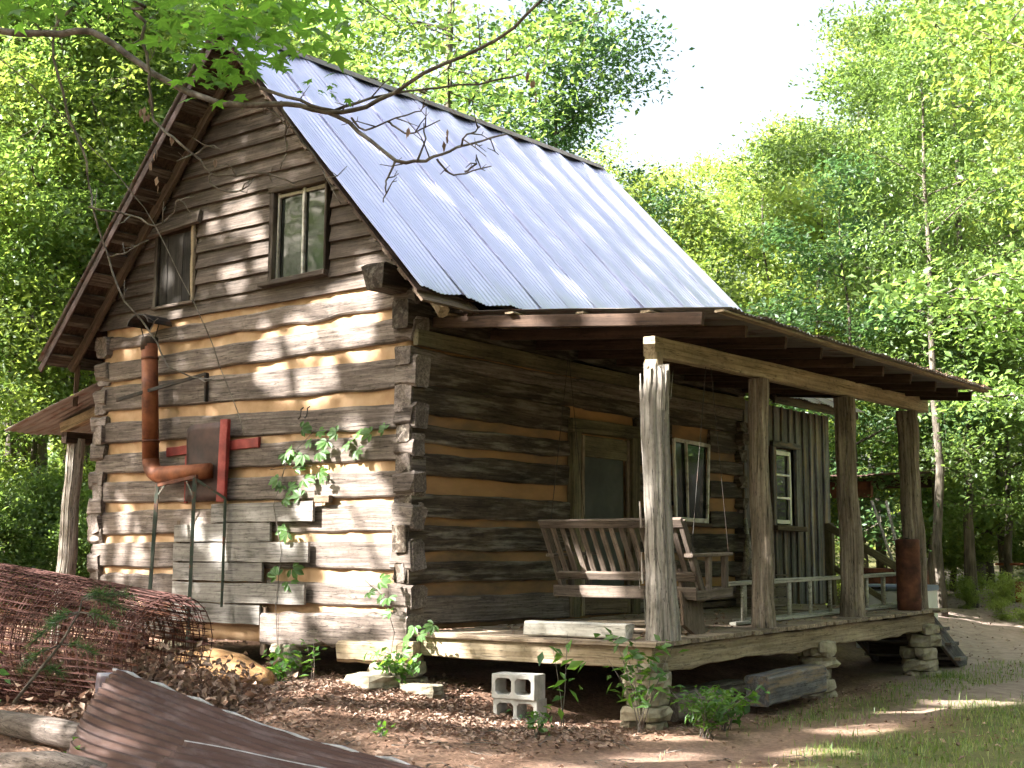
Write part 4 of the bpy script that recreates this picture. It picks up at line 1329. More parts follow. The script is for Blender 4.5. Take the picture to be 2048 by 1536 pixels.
def back(u, v):
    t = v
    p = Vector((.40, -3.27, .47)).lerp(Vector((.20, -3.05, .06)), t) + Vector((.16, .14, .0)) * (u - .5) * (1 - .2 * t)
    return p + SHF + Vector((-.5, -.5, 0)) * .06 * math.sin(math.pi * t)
grid_slab('folded_end', back, (.003, .003, 0), 6, 8, MAT['tin'], cs)  # bright tin paints the sunlit look of the folded back
c2 = thing('flat_sheet', 'smaller bent tin sheet lying lowest in the foreground', 'sheet metal', (2.4, -3.8, 0))
T2 = [(1.62, -3.72, .18), (1.9, -3.62, .15), (2.3, -3.5, .10), (2.8, -3.35, .05), (3.3, -3.2, .0)]
L2 = [(1.95, -4.3, .06), (2.2, -4.25, .03), (2.6, -4.1, .0), (3.0, -3.9, -.03), (3.5, -3.7, -.06)]
def flat(u, v):
    a, b = interp(T2, u), interp(L2, u)
    return a + (b - a) * v + Vector((0, 0, 1)) * (.012 * math.cos(2 * math.pi * 7 * v))
grid_slab('sheet', flat, (0, 0, -.004), 24, 60, MAT['tin_rust'], c2)
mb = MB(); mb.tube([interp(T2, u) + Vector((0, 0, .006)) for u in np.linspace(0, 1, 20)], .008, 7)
mb.build('lit_edge', MAT['edge'], c2, True)  # paler tube again, painting this sheet's lit top edge
BR = {
   'main':[(2.27, -5.66, 3.75), (2.47, -5.62, 3.71), (2.72, -5.54, 3.66), (2.97, -5.47, 3.63), (3.17, -5.42, 3.5), (3.4, -5.35, 3.33), (3.65, -5.26, 3.21), (3.86, -5.22, 3.17), (3.99, -5.12, 3.16), (4.12, -5.01, 3.14), (4.26, -4.91, 3.19), (4.48, -4.88, 3.27), (4.67, -4.75, 3.37), (4.89, -4.72, 3.47), (4.97, -4.68, 3.57)],
   'low':[(4.08, -5.04, 3.14), (4.18, -4.95, 3.06), (4.36, -4.92, 2.91), (4.44, -4.85, 2.91), (4.49, -4.82, 2.92), (4.57, -4.76, 2.96), (4.65, -4.7, 2.99), (4.79, -4.72, 2.99)],
   'low2':[(4.36, -4.92, 2.91), (4.33, -4.93, 2.84), (4.32, -4.93, 2.79), (4.3, -4.93, 2.73)],
   'low3':[(4.49, -4.81, 2.92), (4.53, -4.77, 2.86), (4.58, -4.73, 2.86), (4.73, -4.74, 2.86)],
   'low4':[(4.43, -4.86, 2.91), (4.46, -4.85, 3.0), (4.46, -4.86, 3.06)],
   'low5':[(4.57, -4.76, 2.96), (4.65, -4.83, 2.97), (4.69, -4.8, 3.0), (4.71, -4.79, 3.02)],
   'low6':[(4.58, -4.73, 2.86), (4.62, -4.71, 2.9), (4.62, -4.71, 2.94)],
   'up1':[(3.79, -5.16, 3.27), (3.99, -5.12, 3.19), (4.1, -5.03, 3.15), (4.16, -4.87, 3.23), (4.26, -4.67, 3.31), (4.41, -4.44, 3.37), (4.5, -4.25, 3.45)],
   'mid1':[(4.15, -4.98, 3.12), (4.2, -4.94, 3.06), (4.27, -4.89, 3.1), (4.37, -4.81, 3.14), (4.41, -4.79, 3.17)],
   'mid2':[(4.28, -4.88, 3.1), (4.3, -4.86, 3.08), (4.35, -4.82, 3.05), (4.41, -4.78, 3.08), (4.45, -4.75, 3.11)],
   'drop':[(3.26, -5.52, 3.73), (3.29, -5.48, 3.65), (3.34, -5.44, 3.59), (3.32, -5.44, 3.52), (3.33, -5.41, 3.42), (3.33, -5.39, 3.28), (3.34, -5.37, 3.17), (3.47, -5.37, 3.06), (3.54, -5.31, 2.99), (3.59, -5.26, 2.91), (3.67, -5.19, 2.9), (3.78, -5.11, 2.91), (3.87, -5.03, 2.86)],
   'drop2':[(3.54, -5.31, 2.99), (3.6, -5.27, 3.03), (3.63, -5.24, 3.01)],
   'drop3':[(3.59, -5.26, 2.91), (3.59, -5.25, 2.86), (3.67, -5.18, 2.83), (3.72, -5.15, 2.88)],
   'left':[(2.61, -5.42, 3.95), (2.6, -5.41, 3.8), (2.57, -5.41, 3.69), (2.59, -5.37, 3.52), (2.61, -5.32, 3.34), (2.65, -5.27, 3.19), (2.66, -5.23, 3.02), (2.76, -5.26, 2.86), (2.79, -5.2, 2.66), (2.92, -5.19, 2.44), (3.0, -5.1, 2.3), (3.06, -5.03, 2.14), (3.17, -4.94, 2.09), (3.25, -4.87, 2.08)],
   'left2':[(2.79, -5.2, 2.67), (2.85, -5.15, 2.68), (2.95, -5.09, 2.74)],
   'left3':[(2.74, -5.28, 2.89), (2.89, -5.16, 2.86), (2.98, -5.08, 2.81), (3.05, -5.03, 2.87), (3.15, -5.09, 2.91), (3.2, -5.04, 2.83)],
   'vine':[(2.25, -5.54, 3.7), (2.39, -5.4, 3.53), (2.54, -5.25, 3.32), (2.78, -5.14, 3.05), (2.89, -5.02, 2.84), (3.09, -4.93, 2.46), (3.17, -4.82, 2.16), (3.31, -4.78, 1.83)],
   'r1':[(3.86, -5.22, 3.17), (3.92, -5.16, 3.11), (3.93, -5.13, 3.0), (3.9, -5.14, 2.9)],
   'r2':[(3.92, -5.17, 3.19), (3.96, -5.12, 3.06), (4.04, -5.04, 2.92), (4.16, -5.04, 2.73)],
}
HOLES =  [(0.31, 0.01, 0.13, 0.28), (0.03, -0.21, 0.15, 0.25), (0.59, 0.08, 0.08, 0.26), (0.86, -0.8, 0.13, 0.25), (0.82, 0.01, 0.06, 0.2), (0.5, -1.12, 0.15, 0.14), (-0.15, -1.05, 0.16, 0.14), (0.09, -1.59, 0.16, 0.12), (-0.05, -1.89, 0.3, 0.18), (-0.17, -1.98, 0.25, 0.12), (0.78, 1.3, -0.05, 0.12), (1.05, -1.83, 0.14, 0.1), (1.32, -1.75, 0.1, 0.12), (-0.82, 0.0, 3.51, 0.24), (-1.17, 0.0, 3.5, 0.16), (-0.66, 0.0, 3.64, 0.12), (-1.52, 0.0, 3.41, 0.12), (-1.95, 0.0, 3.37, 0.1), (-1.98, 0.0, 3.1, 0.12), (-0.84, 0.0, 1.86, 0.3), (-1.0, 0.0, 1.63, 0.28), (-0.66, 0.0, 1.44, 0.34), (-0.6, 0.0, 1.7, 0.3), (-0.82, 0.0, 1.23, 0.28), (-0.35, 0.0, 1.55, 0.2), (-1.18, 0.0, 1.77, 0.15), (-4.23, 0.0, 1.5, 0.2), (-4.38, 0.0, 1.23, 0.26), (-4.11, 0.0, 1.26, 0.2), (-4.29, 0.0, 1.04, 0.26), (-4.25, 0.0, 0.8, 0.2), (-4.3, 0.0, 1.65, 0.14), (-4.49, 0.0, 1.84, 0.1), (-2.41, 0.0, 4.96, 0.09), (-2.56, 0.0, 4.79, 0.1), (-3.3, 0.0, 5.39, 0.1), (-3.17, 0.0, 5.48, 0.08), (-2.93, 0.0, 5.68, 0.06), (-2.22, 0.0, 4.6, 0.07), (-2.11, 0.0, 4.3, 0.08), (-2.53, 0.0, 4.14, 0.1), (-2.88, 0.0, 4.73, 0.06), (-0.97, 0.0, 0.78, 0.14), (-0.49, 0.0, 0.82, 0.13), (-0.74, 0.0, 0.74, 0.12), (-1.72, 0.0, 0.52, 0.09), (-1.37, 0.0, 0.57, 0.08), (-0.19, 0.0, 1.41, 0.14), (-0.28, 0.0, 1.19, 0.12), (-0.66, 0.0, 2.39, 0.07), (-1.4, 0.0, 2.14, 0.05), (-1.79, 0.0, 3.0, 0.08), (-1.36, 0.0, 2.92, 0.09), (-1.12, 0.0, 3.02, 0.08), (-0.78, 0.0, 2.07, 0.1), (-3.93, 0.0, 3.56, 0.06), (-4.48, 0.0, 3.61, 0.06), (-0.57, 0.0, 3.94, 0.08), (-1.62, 0.0, 6.14, 0.06), (-2.71, 0.0, 6.17, 0.05), (-3.71, 0.0, 4.29, 0.05), (-2.5, 0.0, 1.22, 0.05), (-2.95, 0.0, 1.52, 0.05), (-3.51, 0.0, 3.91, 0.05), (-1.51, 0.0, 1.37, 0.06), (0.18, 0.02, 0.45, 0.26), (0.47, 0.02, 0.44, 0.27), (0.8, 0.02, 0.44, 0.26), (1.08, 0.02, 0.44, 0.2), (0.35, -0.35, 0.1, 0.26), (0.75, -0.3, 0.05, 0.26), (0.0, -0.5, 0.13, 0.2), (1.1, -0.45, 0.0, 0.16), (1.26, 0.02, 0.42, 0.12), (2.2, 0.7, 2.96, 0.13), (2.2, 0.7, 2.83, 0.13), (1.06, 1.3, 1.02, 0.12), (0.95, 1.3, 1.15, 0.09), (1.34, 1.3, 1.04, 0.08), (1.18, 1.3, 1.56, 0.04), (1.23, 0.3, 0.66, 0.12), (1.41, -0.4, 0.25, 0.16), (1.36, -0.4, 0.05, 0.1), (1.04, -1.77, 0.08, 0.1), (1.67, -2.12, 0.08, 0.16), (1.99, -2.01, 0.08, 0.16), (2.37, -2.0, 0.08, 0.12), (2.69, -2.03, 0.08, 0.12), (2.86, -0.95, 0.08, 0.12), (2.54, -0.11, 0.08, 0.12), (3.77, -1.12, 0.08, 0.15), (3.6, 0.02, 0.08, 0.12), (3.41, 1.28, 0.08, 0.14), (3.41, 2.78, 0.08, 0.18), (3.51, 3.75, 0.08, 0.18), (-0.71, -2.46, 0.08, 0.12), (0.86, -3.84, 0.08, 0.12), (-0.47, -3.42, 0.08, 0.1), (4.48, -0.81, 0.08, 0.08), (2.88, -2.79, 0.08, 0.14), (3.21, -2.26, 0.08, 0.12), (-1.29, -1.3, 0.75, 0.1), (-1.62, -1.3, 0.47, 0.12), (-1.16, -1.3, 0.97, 0.06), (-1.99, -1.3, 0.68, 0.06), (-2.87, -1.3, -0.32, 0.12), (-6.43, 0.5, 2.54, 0.14), (-6.43, 0.5, 2.29, 0.14), (-6.4, 0.5, 1.55, 0.12), (-6.36, 0.5, 2.98, 0.1), (-5.95, 0.5, 3.04, 0.1)]  # crown gaps placed so that sun patches fall at these points
VINE = [(-1.41, -0.07, 2.47), (-1.25, -0.07, 2.36), (-1.13, -0.07, 2.47), (-1.02, -0.07, 2.36), (-0.85, -0.07, 2.41), (-0.71, -0.07, 2.33), (-0.58, -0.07, 2.37), (-0.41, -0.07, 2.38), (-0.28, -0.07, 2.41), (-1.47, -0.07, 2.29), (-1.33, -0.07, 2.25), (-1.57, -0.07, 2.26), (-1.15, -0.07, 2.27), (-0.62, -0.07, 2.26), (-1.67, -0.07, 2.02), (-1.46, -0.07, 2.08), (-1.3, -0.07, 1.98), (-1.11, -0.07, 2.05), (-1.01, -0.07, 2.02), (-1.54, -0.07, 1.94), (-1.63, -0.07, 1.96), (-1.56, -0.07, 1.83), (-1.37, -0.07, 1.84), (-1.58, -0.07, 1.53), (-1.47, -0.07, 1.49), (-1.79, -0.07, 1.13), (-1.6, -0.07, 1.07), (-1.42, -0.07, 1.15), (-1.52, -0.07, 1.02)]
VINE2 = [(-0.33, -0.18, 0.95), (-0.13, -0.18, 1.03), (-0.01, -0.18, 0.9), (-0.1, -0.18, 0.88), (0.05, -0.18, 0.77), (0.22, -0.18, 0.66), (0.32, -0.18, 0.62), (0.18, -0.18, 0.56), (0.13, -0.18, 0.41), (0.29, -0.18, 0.38), (0.06, -0.18, 0.3), (0.21, -0.18, 0.27), (0.36, -0.18, 0.34), (-0.02, -0.18, 0.25), (0.46, -0.18, 0.68)]
PINE = [(0.89, -4.39, 0.41), (1.01, -4.32, 0.59), (1.13, -4.26, 0.75), (1.23, -4.21, 0.94), (1.25, -4.21, 1.01)]
PINE_T = [(1.58, -4.08, 1.03), (1.53, -4.11, 0.96), (1.48, -4.13, 0.86), (1.37, -4.19, 0.7), (1.08, -4.42, 0.76), (0.93, -4.39, 0.6), (1.11, -4.24, 0.58), (1.44, -4.19, 1.04), (1.09, -4.31, 0.86)]


# ---------------------------------------------------------------- vegetation
def unit(a):
    return a / np.maximum(np.linalg.norm(a, axis=-1, keepdims=True), 1e-9)


def leaf_cloud(P, size, rng, tilt=.7, asp=.55, fold=.12):
    """one small folded leaf (two triangles) at each point of P"""
    n = len(P)
    s = size * rng.uniform(.65, 1.25, (n, 1)) if np.isscalar(size) else size
    nr = unit(np.array([0, 0, 1.0]) + rng.normal(0, tilt, (n, 3)))
    d = unit(np.cross(nr, rng.normal(0, 1, (n, 3))))
    w = np.cross(nr, d)
    V = np.stack([P - d * s * .5, P + w * s * asp * .5 + nr * s * fold, P + d * s * .55, P - w * s * asp * .5 + nr * s * fold], 1).reshape(-1, 3)
    b = np.arange(n)[:, None] * 4
    F = np.concatenate([b + np.array([0, 1, 2]), b + np.array([0, 2, 3])], 0)
    return V, F


def tree_proto(seed, H, base, R, n_limb, per, leaf, spread=.55, r0=None, lean_=.3, limb_up=.35, top=1.0):
    rng = np.random.default_rng(seed)
    r0 = r0 or .0085 * H + .02
    tp = [np.array([0, 0, -.15])]
    k = 8
    dr_ = rng.normal(0, lean_ * .12, 2)
    for i in range(1, k + 1):
        tp.append(np.array([dr_[0] * i + rng.normal(0, .05), dr_[1] * i + rng.normal(0, .05), H * .94 * i / k]))
    tr = [r0 * (1.25 if i == 0 else 1) * (1 - .88 * i / k) for i in range(k + 1)]
    mb = MB(); mb.tube(tp, tr, 9)
    C = []
    for j in range(n_limb):
        t = base / H + (.96 - base / H) * (j + rng.uniform(0, 1)) / n_limb
        z = t * H
        q = min(int(t / .94 * k), k - 1)
        o = tp[q] + (tp[q + 1] - tp[q]) * (t / .94 * k - q)
        rel = (z - base) / max(H - base, .1)
        ln = R * (1.0 - .55 * rel ** 1.8 * top) * rng.uniform(.65, 1.1)
        az = rng.uniform(0, 6.283)
        d = np.array([math.cos(az), math.sin(az), limb_up + .5 * rel + rng.normal(0, .12)])
        d /= np.linalg.norm(d)
        pts = [o]
        for s_ in range(4):
            d = d + np.array([rng.normal(0, .16), rng.normal(0, .16), rng.normal(0, .10) - .06])
            d /= np.linalg.norm(d)
            pts.append(pts[-1] + d * ln / 4)
        rb = max(.012, r0 * (1 - t) * .55)
        mb.tube(pts, [rb, rb * .75, rb * .5, rb * .3, rb * .12], 5, False)
        for s_ in (1, 2, 3, 4):
            C.append(pts[s_])
            for _ in range(2):
                e = rng.normal(0, 1, 3) * np.array([1, 1, .45]); e /= np.linalg.norm(e)
                q2 = pts[s_] + e * ln * rng.uniform(.18, .38)
                mb.tube([pts[s_], (pts[s_] + q2) / 2 + rng.normal(0, .04, 3), q2], [rb * .3, rb * .18, .004], 4, False)
                C.append(q2)
    C = np.array(C)
    cnt = rng.poisson(per, len(C))
    P = np.repeat(C, cnt, 0)
    P = P + rng.normal(0, 1, P.shape) * np.array([spread, spread, spread * .5]) * (.6 + .5 * rng.uniform(0, 1, (len(P), 1)))
    V, F = leaf_cloud(P, leaf, rng)
    return mesh('trunk', mb.V, mb.F, True), mesh('crown', V, F)


PROTO = {
    'tall_a': tree_proto(1, 15, 4.2, 3.8, 20, 85, .14, .42),
    'tall_b': tree_proto(2, 17, 6.5, 4.2, 20, 92, .145, .44, lean_=.5),
    'tall_c': tree_proto(3, 13, 3.2, 3.4, 18, 78, .135, .40),
    'mid_a': tree_proto(4, 8.5, 1.2, 2.6, 15, 66, .12, .32),
    'mid_b': tree_proto(5, 7.0, .9, 2.4, 14, 62, .12, .32, lean_=.6),
    'bush': tree_proto(6, 2.6, .15, 1.3, 12, 75, .10, .28, r0=.03, limb_up=.6),
}
LEAFK = {'g': 'leaf', 'y': 'leaf2', 'b': 'leaf3'}
CROWNS = {}


def add_tree(kind, leafk, x, y, scale, rz, name, label, cat, group):
    tm, cm = PROTO[kind]
    key = (kind, leafk)
    if key not in CROWNS:
        c = cm.copy(); c.materials.clear(); c.materials.append(MAT[LEAFK[leafk]]); CROWNS[key] = c
    M = Matrix.Translation((x, y, gz(x, y) - .05)) @ Matrix.Rotation(rz, 4, 'Z') @ Matrix.Diagonal((scale[0], scale[0], scale[1], 1))
    t = thing(name, label, cat, (x, y, gz(x, y)), group)
    obj('trunk', tm, MAT['bark'], t, M)
    o = obj('crown', CROWNS[key], None, t, M)
    return t


def polar(px, dist):
    h = yaw + math.atan((px - 1024) / 2600)
    return CAM.x + dist * math.sin(h), CAM.y + dist * math.cos(h)


rt = random.Random(12)
ORD = ['leftmost', 'second from the left', 'third from the left', 'fourth from the left', 'fifth from the left', 'sixth from the left', 'seventh from the left', 'sixth from the right', 'fifth from the right', 'fourth from the right', 'third from the right', 'second from the right', 'rightmost']
TONE = {'g': 'mid green', 'y': 'yellow green', 'b': 'blue green'}


def rank(px, rows):
    xs = sorted(q[0] for q in rows)
    i = xs.index(px); n = len(xs)
    return ORD[i] if i < min(7, (n + 1) // 2 + 1) else ORD[len(ORD) - (n - i)]
# one tall tree behind the roof, an edge tree at the right, the wood around them
def T(px, dist, kind, lk, s, label, group, name='forest_tree', cat='tree', sz=None):
    x, y = polar(px, dist)
    return add_tree(kind, lk, x, y, (s, sz or s), rt.uniform(0, 6.28), name, label, cat, group)


T(880, 23, 'tall_b', 'g', 1.0, 'tall broad tree rising straight behind the tin roof', None)
T(1110, 25, 'tall_a', 'b', .80, 'blue green tree behind the far end of the ridge, edge against the sky', None)
T(620, 27, 'tall_c', 'y', 1.1, 'yellow green tree behind the top of the gable', None)
GL_ = 'trees in the wood left of the cabin'
LL = 'slender leafy tree in the wood beyond the left lean-to'
ROWS = ((-140, 24, 'tall_a', 'y', .8), (30, 25, 'tall_c', 'y', .95), (130, 28, 'tall_b', 'g', .8), (250, 30, 'tall_a', 'y', .9), (60, 31, 'tall_b', 'g', .9), (360, 31, 'tall_c', 'g', 1.1), (480, 30, 'tall_a', 'g', 1.0), (-60, 27, 'tall_c', 'g', 1.0), (190, 35, 'tall_a', 'y', 1.0), (-260, 26, 'tall_b', 'g', .8))
for px, d, kd, lk, s in ROWS:
    T(px, d, kd, lk, s, TONE[lk] + ' tree, %s of the tall trees left of the cabin' % rank(px, ROWS), GL_)
ROWS = ((-30, 24, 'mid_a', 'y', .9), (90, 24, 'mid_b', 'g', .95), (175, 25.5, 'mid_a', 'y', .9), (10, 27, 'mid_b', 'y', 1.1), (140, 31, 'mid_a', 'g', 1.1), (-140, 22, 'mid_b', 'g', .9), (220, 29, 'mid_b', 'y', 1.0))
for px, d, kd, lk, s in ROWS:
    T(px, d, kd, lk, s, TONE[lk] + ' young tree, %s of those behind the left lean-to' % rank(px, ROWS), 'young trees left of the cabin', 'young_tree')
GR_ = 'trees in the wood right of the cabin'
LR = 'pale green tree in the sunlit wood right of the cabin'
ROWS = ((1330, 36, 'tall_c', 'y', .82), (1420, 33, 'tall_c', 'y', .80), (1520, 38, 'tall_a', 'y', .82), (1600, 32, 'tall_c', 'y', .84), (1690, 36, 'tall_b', 'g', .72), (1760, 29, 'tall_c', 'g', .88), (1280, 42, 'tall_a', 'y', .85), (1470, 45, 'tall_b', 'y', .8), (1640, 44, 'tall_a', 'y', .95), (1820, 38, 'tall_b', 'y', .95), (1950, 33, 'tall_a', 'y', .9), (2060, 36, 'tall_b', 'y', .95))
for px, d, kd, lk, s in ROWS:
    T(px, d, kd, lk, s, TONE[lk] + ' tree, %s of the tall trees right of the roof' % rank(px, ROWS), GR_)
ROWS = ((1720, 24, 'mid_a', 'b', .9), (1790, 27, 'mid_b', 'g', 1.05), (1860, 24.5, 'mid_a', 'g', .8), (1930, 29, 'mid_b', 'y', 1.1), (2010, 27, 'mid_a', 'y', .95), (1690, 31, 'mid_b', 'y', 1.2), (1560, 29, 'mid_a', 'g', 1.1), (1400, 28, 'mid_b', 'y', 1.2), (2090, 24, 'mid_b', 'g', 1.0), (1480, 33, 'mid_b', 'y', 1.3), (1630, 26, 'mid_a', 'y', 1.0), (1895, 31, 'mid_b', 'g', .9), (1975, 32, 'mid_a', 'y', 1.0))
for px, d, kd, lk, s in ROWS:
    T(px, d, kd, lk, s, TONE[lk] + ' young tree, %s of those behind the porch end' % rank(px, ROWS), 'young trees right of the cabin', 'young_tree')
T(1935, 25, 'tall_b', 'g', .6, 'slim straight trunked tree right of the last porch post', None, sz=.8)
T(2270, 18.5, 'tall_a', 'g', .85, 'leafy tree hanging over the yard at the right edge', None)
T(2370, 16.5, 'tall_b', 'y', .8, 'big tree at the right border, branches high over the yard', None)
T(1875, 23, 'tall_b', 'g', .55, 'dark thick trunk just behind the last porch post', None, sz=.62)
T(2005, 28, 'tall_b', 'y', .6, 'slim bare trunk in the wood above the rusty table', None)
T(75, 24, 'tall_b', 'g', .75, 'slim bare trunk just left of the lean-to post', None)
T(35, 27, 'tall_b', 'y', .8, 'slim bare trunk near the left edge of the picture', None)
T(160, 26, 'tall_b', 'g', .8, 'slim bare trunk between the lean-to post and the cabin', None)
for px, d, s, lb in ((1990, 24.0, .27, 'low green bush in sunlight beside the rusty table'), (1925, 24.5, .2, 'small bush at the foot of the slim tree'), (1640, 23, .5, 'leafy bush behind the stair rail'), (1885, 29, .6, 'shaded bush between the trunks behind the last post'), (1950, 31, .7, 'bush deep in the wood right of the slim tree'), (2035, 30, .7, 'sunlit bush far behind the rusty table'), (2070, 22.5, .3, 'low bush cut by the right edge of the picture')):
    T(px, d, 'bush', 'y', s, lb, None, 'bush', 'bush')
ROWS = ((-20, 21, .6), (60, 22, .7), (150, 22, .6), (185, 21, .5), (-100, 20, .6), (230, 25, .8))
for px, d, s in ROWS:
    T(px, d, 'bush', 'g', s, 'knee-high green bush, %s below the left wood' % rank(px, ROWS), 'undergrowth bushes left of the cabin', 'bush', 'bush')
# unseen wood (left, right and behind), trees added to dim sky light and reflections
for k, (x, y, kd, s) in enumerate(((13.5, 2, 'tall_a', .95), (15, 8, 'tall_c', 1.0), (14, 13, 'tall_a', .9), (17, -3, 'tall_c', 1.1), (19, 5, 'tall_a', 1.1), (20, 12, 'tall_c', 1.2), (16, 18, 'tall_a', 1.0), (16, -12, 'tall_a', 1.0), (10, -19, 'tall_b', 1.0), (3, -24, 'tall_a', 1.0), (-22, -14, 'tall_a', 1.0), (-12, -24, 'tall_b', 1.0), (22, 4, 'tall_b', 1.0), (-20, -11, 'tall_c', .8), (-23, -18, 'tall_b', .9), (-26, -10, 'tall_a', .8), (12, -6, 'tall_a', .85), (-10, -17, 'tall_c', .85), (-5, -19, 'tall_c', .85), (0, -20, 'tall_c', .85), (-16, -15, 'tall_c', .8), (-13, -20, 'tall_c', .9), (-8, -23, 'tall_c', .9), (9.5, -11.5, 'tall_a', .85), (5.5, -13.5, 'tall_c', .9), (16, -8, 'tall_b', .9), (13, -13, 'tall_b', .9), (7, -16, 'tall_a', .9), (2.5, -17, 'tall_c', .8), (9, 23, 'tall_a', .9), (12, 27, 'tall_b', 1.0), (16, 32, 'tall_a', 1.0), (11, 19, 'mid_a', 1.0))):
    add_tree(kd, 'gyb'[k % 3], x, y, (s, s), k * 1.3, 'forest_tree', 'unseen tree of the wood around the clearing, added to dim sky light and reflections', 'tree', 'unseen trees added around the clearing')
# the wood farther off, one mass
rng = np.random.default_rng(77)
n = 15000
ang = yaw + rng.uniform(-.62, .62, n)
dist = rng.uniform(44, 75, n)
hgt = 13 * rng.beta(1.1, 1.4, n) * (1 - .35 * np.exp(-((ang - (yaw + .17)) / .09) ** 2))
P = np.stack([CAM.x + dist * np.sin(ang), CAM.y + dist * np.cos(ang), np.zeros(n)], -1)
P[:, 2] = ground_z(P[:, 0], P[:, 1]) + hgt
V, F = leaf_cloud(P, .6, rng, .9)
o = obj('distant_woods', mesh('distant_woods', V, F), MAT['leaf2'])
tag(o, 'far leafy wood closing the view between the trees', 'woods', kind='stuff')

# unseen trees added sunward to shade the gable; gaps cut to place sun patches
S_ = np.array(SUN)
E_ = unit(np.cross(S_, [0, 0, 1.0])[None])[0]
N_ = np.cross(E_, S_)
if N_[2] < 0:
    N_ = -N_
H_ = np.array(HOLES)
fw, rg, uw = np.array(fwd), np.array(r2), np.array(u2)


def open_to_sun(P):
    keep = np.ones(len(P), bool)
    for (x, y, z, rad) in HOLES:
        d = P - np.array([x, y, z])
        t = d @ S_
        q = np.linalg.norm(d - t[:, None] * S_, axis=1)
        keep &= ~((q < rad * (1.25 if z < .2 else 1.0) + .075) & (t > 0))
    c = P - np.array(CAM)
    zz = c @ fw
    keep &= ~((zz > .5) & (np.abs(c @ rg) < zz * .43) & (np.abs(c @ uw) < zz * .34))
    return keep


T0 = np.array([.3, -1.0, 2.0])
for k, (e, nn, dd, re_, rn_) in enumerate(((-4.4, 1.2, 15.5, 3.4, 4.6), (.2, .8, 13.8, 3.6, 4.6), (4.6, -.3, 15.5, 3.8, 4.0), (8.6, -1.0, 15.0, 3.4, 3.6))):
    c = T0 + S_ * dd + E_ * e * (-1 if E_[0] < 0 else 1) + N_ * nn
    rng = np.random.default_rng(300 + k)
    n = 32000
    q = unit(rng.normal(0, 1, (n, 3))) * rng.uniform(0, 1, (n, 1)) ** (1 / 2.4)
    cl = rng.normal(0, .25, (n, 3))
    P = c + E_ * (q[:, :1] * re_) + N_ * (q[:, 1:2] * rn_) + S_ * (q[:, 2:] * 2.6) + cl
    P = P[P[:, 2] > 3.0]
    P = P[open_to_sun(P)]
    V, F = leaf_cloud(P, .15, rng, .8, .62)
    gx0, gy0 = c[0] - 1.6, c[1] - 2.4
    t = thing('added_shade_tree', ('unseen leafy tree farthest left, added for dappled shade', 'unseen leafy tree left of the yard, added for dappled shade', 'unseen leafy tree nearest the camera, added for dappled shade', 'unseen leafy tree behind the camera, added to shade the grass')[k], 'tree', (gx0, gy0, gz(gx0, gy0)), 'unseen trees added for shade')
    mb = MB()
    mb.tube([(gx0, gy0, gz(gx0, gy0) - .1), (gx0 + .1, gy0, 3.5), (gx0 - .05, gy0 + .1, 8), (gx0 - .3, gy0 - .2, c[2] + 2.5)], [.26, .2, .15, .04], 10)
    for j in range(14):
        a = rng.uniform(0, 6.28); z = c[2] + rng.uniform(-3, 2)
        p1 = np.array([c[0], c[1], z]) + np.array([math.cos(a), math.sin(a), .4]) * rng.uniform(1.5, 3)
        if open_to_sun(p1[None])[0]:
            mb.tube([(gx0, gy0, z - .4), p1 * .5 + np.array([gx0, gy0, z]) * .5, p1], [.07, .045, .01], 5, False)
    mb.build('trunk', MAT['bark'], t, True)
    obj('crown', mesh('crown', V, F), MAT['leaf'], t)

# the maple whose half-dead boughs reach over the view -----------------------------------
mp_ = thing('maple_tree', 'maple reaching in from the left with bare lichen-grey boughs', 'tree', (.2, -6.9, gz(.2, -6.9)))
mb = MB(); mb.tube([(.2, -6.9, -.2), (.25, -6.85, 2.0), (.2, -6.8, 4.2), (.35, -6.7, 6.5), (.3, -6.7, 8.5)], [.17, .14, .12, .08, .03], 12)
mb.build('trunk', MAT['bark'], mp_, True)
BW = {'main': (.020, .006), 'low': (.010, .0035), 'up1': (.008, .004), 'drop': (.010, .0035), 'left': (.008, .003), 'vine': (.003, .002)}
BR['main'] = [(.25, -6.8, 4.0), (1.2, -6.2, 3.85)] + BR['main']
BR['drop'] = [(.3, -6.7, 6.2), (1.9, -6.2, 4.6)] + BR['drop']
BR['left'] = [(.3, -6.7, 5.5), (1.6, -6.2, 4.4)] + BR['left']
rb = random.Random(21)
for nm, pts in BR.items():
    w0, w1 = BW.get(nm, (.005, .0025))
    P = [Vector(p) for p in pts]
    Q = []
    n = len(P)
    for i in range((n - 1) * 3 + 1):
        Q.append(interp(P, i / ((n - 1) * 3)) + Vector((rb.uniform(-1, 1), rb.uniform(-1, 1), rb.uniform(-1, 1))) * .006)
    rad = [w0 + (w1 - w0) * i / (len(Q) - 1) for i in range(len(Q))]
    mb = MB(); mb.tube(Q, rad, 7)
    # short side twigs
    if nm != 'vine':
        for i in range(3, len(Q) - 1, 3 if nm in ('main', 'left', 'drop') else 2):
            if rb.random() < .6 and Q[i].x > 2.2:
                d = Vector((rb.uniform(-1, 1), rb.uniform(-1, 1), rb.uniform(-.7, .9))).normalized() * rb.uniform(.05, .16)
                mid = Q[i] + d * .55 + Vector((0, 0, rb.uniform(-.02, .02)))
                mb.tube([Q[i], mid, Q[i] + d], [.0035, .0025, .0015], 5)
                mb.tube([mid, mid + Vector((rb.uniform(-1, 1), rb.uniform(-1, 1), rb.uniform(-.5, 1))) * .045], [.002, .0012], 4)
    mb.build('bough', MAT['twig'], mp_, True)


